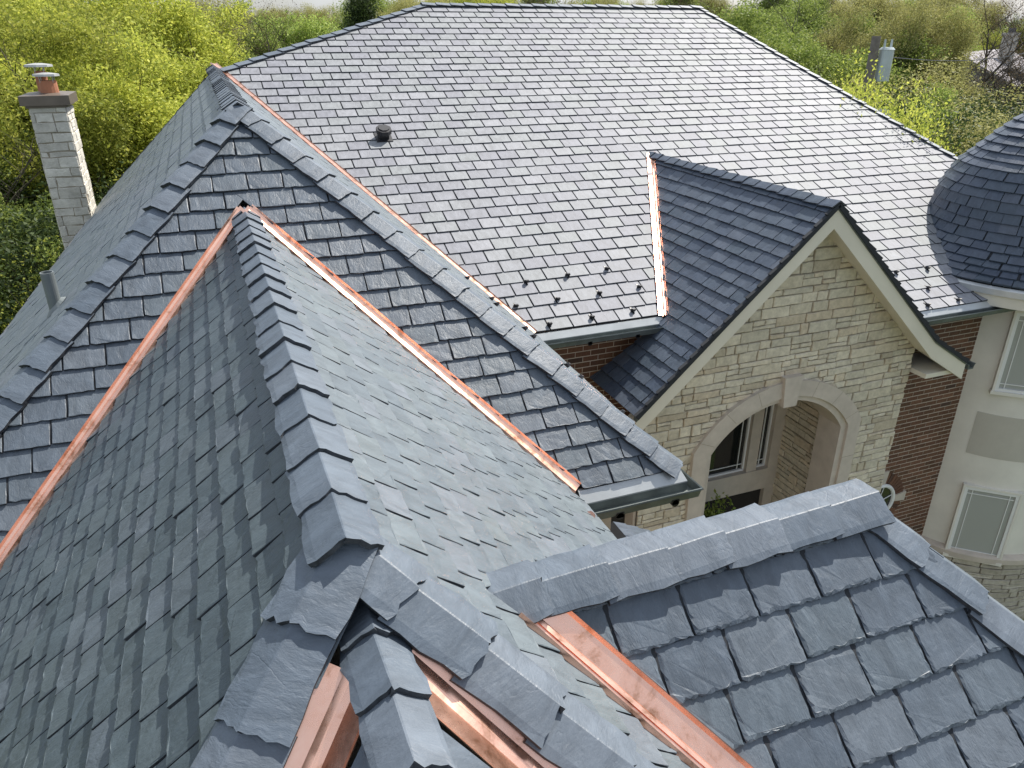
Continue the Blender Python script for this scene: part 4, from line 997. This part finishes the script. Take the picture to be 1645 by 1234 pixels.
# ------------------------------------------------------------------ neighbouring houses
M_SID=simple('beige_siding',(.42,.40,.36),.8,0,2,.06,.05); M_RF=simple('grey_asphalt_shingles',(.30,.28,.29),.9,0,12,.15,.3); M_RFD=simple('dark_asphalt_shingles',(.10,.10,.11),.9,0,12,.2,.3)
def far_house(x,yr,dist,w2,dep,hh,label,roofm,rot,win=True,chim=None,pitch=.55):
    d=ray(x,60); d.z=0; d.normalize(); P=d*dist; rr=ray(x,yr); zr=rr.z/math.hypot(rr.x,rr.y)*dist
    root=empty('far_house',(P.x,P.y,GZ),label,'house'); root.rotation_euler=(0,0,rot)
    ze=zr-GZ-w2*pitch; zt_=zr-GZ
    mb=MB(); mb.box((-w2,0,0),(w2,dep,ze)); mb.prism([(-w2,.0,ze),(w2,.0,ze),(0,.0,zt_-.05)],(0,dep,0)); mb.build('wall',M_SID,root).matrix_parent_inverse=Matrix.Identity(4)
    mb=MB(); o=.4
    for sg in(-1,1):
        a=[(0,-o,zt_),(sg*(w2+o),-o,ze-o*pitch),(sg*(w2+o),dep+o,ze-o*pitch),(0,dep+o,zt_)]; n_=Vector((sg*pitch,0,1)).normalized()*.12
        mb.prism([Vector(p) for p in a],n_)
    rf_=mb.build('roof',roofm,root); rf_.matrix_parent_inverse=Matrix.Identity(4)
    if win:
        for wx in(-w2*.45,w2*.45):
            mb=MB(); mb.box((wx-.45,-.05,ze-1.7),(wx+.45,.02,ze-.5)); f=mb.build('window',M_WHITE,root); f.matrix_parent_inverse=Matrix.Identity(4)
            mb=MB(); mb.box((wx-.37,-.07,ze-1.62),(wx+.37,-.052,ze-.58)); g=mb.build('pane',M_GLASS,f)
            mb=MB(); 
            for q in(-1,1): 
                m3=MB(); m3.box((wx+q*.62-.15,-.05,ze-1.7),(wx+q*.62+.15,.01,ze-.5)); m3.build('shutter',M_RFD,root).matrix_parent_inverse=Matrix.Identity(4)
    if chim is not None:
        mb=MB(); mb.box((chim-.35,dep*.5-.35,ze),(chim+.35,dep*.5+.35,zt_+.9)); mb.box((chim-.42,dep*.5-.42,zt_+.9),(chim+.42,dep*.5+.42,zt_+1.05)); cc=mb.build('chimney',M_SID,root); cc.matrix_parent_inverse=Matrix.Identity(4)
        mb=MB(); mb.tube((chim,dep*.5,zt_+1.05),(chim,dep*.5,zt_+1.3),.2,.2,10); mb.build('flue',M_RFD,cc)
    return root
far_house(337,77,62,2.3,9,7,'small beige gable house with dark shutters among the far trees',M_RFD,R_(12))
far_house(1545,88,50,3.6,12,5,'grey roofed house with a chimney below the bare oak',M_RF,R_(-62),win=False,chim=1.2,pitch=.5)
far_house(1640,112,52,4.5,14,5,'dark roofed house at the upper right edge',M_RFD,R_(-70),win=False,pitch=.4)
# ------------------------------------------------------------------ utility pole with transformer, and its wire
d=ray(1408,60); d.z=0; d.normalize(); P=d*21
up_=empty('utility_pole',(P.x,P.y,GZ),'wooden utility pole carrying a grey cylindrical transformer','utility pole')
zt_=ray(1420,58); zt_=zt_.z/math.hypot(zt_.x,zt_.y)*21-GZ
M_POLE=simple('weathered_pole_wood',(.16,.14,.12),.9,0,10,.25,.3)
mb=MB(); mb.tube((0,0,0),(0,0,zt_),.14,.10,12); mb.build('pole',M_POLE,up_).matrix_parent_inverse=Matrix.Identity(4)
rgt=Vector((math.cos(YAW),-math.sin(YAW),0)); c0=rgt*.3; tz=ray(1418,80); tz=tz.z/math.hypot(tz.x,tz.y)*21-GZ
mb=MB(); mb.tube(c0+Vector((0,0,tz-.68)),c0+Vector((0,0,tz)),.16,.16,20); mb.tube(c0+Vector((0,0,tz)),c0+Vector((0,0,tz+.05)),.175,.13,20)
for a in(-.1,.1): mb.tube(c0+Vector((a,0,tz+.05)),c0+Vector((a,0,tz+.22)),.03,.02,8)
tr=mb.build('transformer',simple('pale_grey_enamel',(.42,.47,.47),.4,.2,3,.08),up_); tr.matrix_parent_inverse=Matrix.Identity(4)
mb=MB(); mb.box((-.05,-.05,tz-.7),(.3,.05,tz-.6)); mb.box((-.05,-.05,tz-.3),(.3,.05,tz-.2)); mb.build('bracket',M_GALV,up_).matrix_parent_inverse=Matrix.Identity(4)
def wire(a,b,sag,label):
    mb=MB(); n=14; pts=[]
    for i in range(n+1):
        f=i/n; p=a.lerp(b,f); p.z-=sag*4*f*(1-f); pts.append(p)
    for i in range(n): mb.tube(pts[i],pts[i+1],.012,.012,5,caps=False)
    return tag(mb.build('overhead_wire',M_BLACK,None),label,'wire')
A=Vector((P.x,P.y,GZ+zt_-.4)); B=ray(1720,62); B=B/math.hypot(B.x,B.y)*40
wire(A,B,.4,'thin overhead wire running right from the utility pole past the bare oak')
# ------------------------------------------------------------------ flowering plant inside the porch
pp=hy(1143,838,8.25)
pl=empty('potted_plant',(pp.x,pp.y,GZ),'tall flowering plant with white blooms inside the arched porch','plant')
mb=MB(); 
mb.tube((0,0,0),(0,0,.12),.2,.16,16); mb.tube((0,0,.12),(0,0,.7),.14,.26,16); mb.tube((0,0,.7),(0,0,.76),.29,.29,16); mb.build('pot',M_CAST,pl).matrix_parent_inverse=Matrix.Identity(4)
mb=MB(); mb.tube((0,0,.7),(0,0,2.3),.03,.02,6); mb.build('stem',M_BARK,pl).matrix_parent_inverse=Matrix.Identity(4)
rr=random.Random(3); cs=[(rr.uniform(-.28,.28),rr.uniform(-.2,.2),pp.z-GZ+rr.uniform(-.7,.25)) for _ in range(24)]
leafmesh('foliage',cs,.14,40,.045,L_MID,pl,9)
L_W=leaf_mat('white_petals',[(0.,(.6,.6,.58)),(1.,(.75,.74,.72))],.2); leafmesh('blooms',[(x,y-.1,z-.15) for x,y,z in cs[:9]],.07,14,.035,L_W,pl,10)
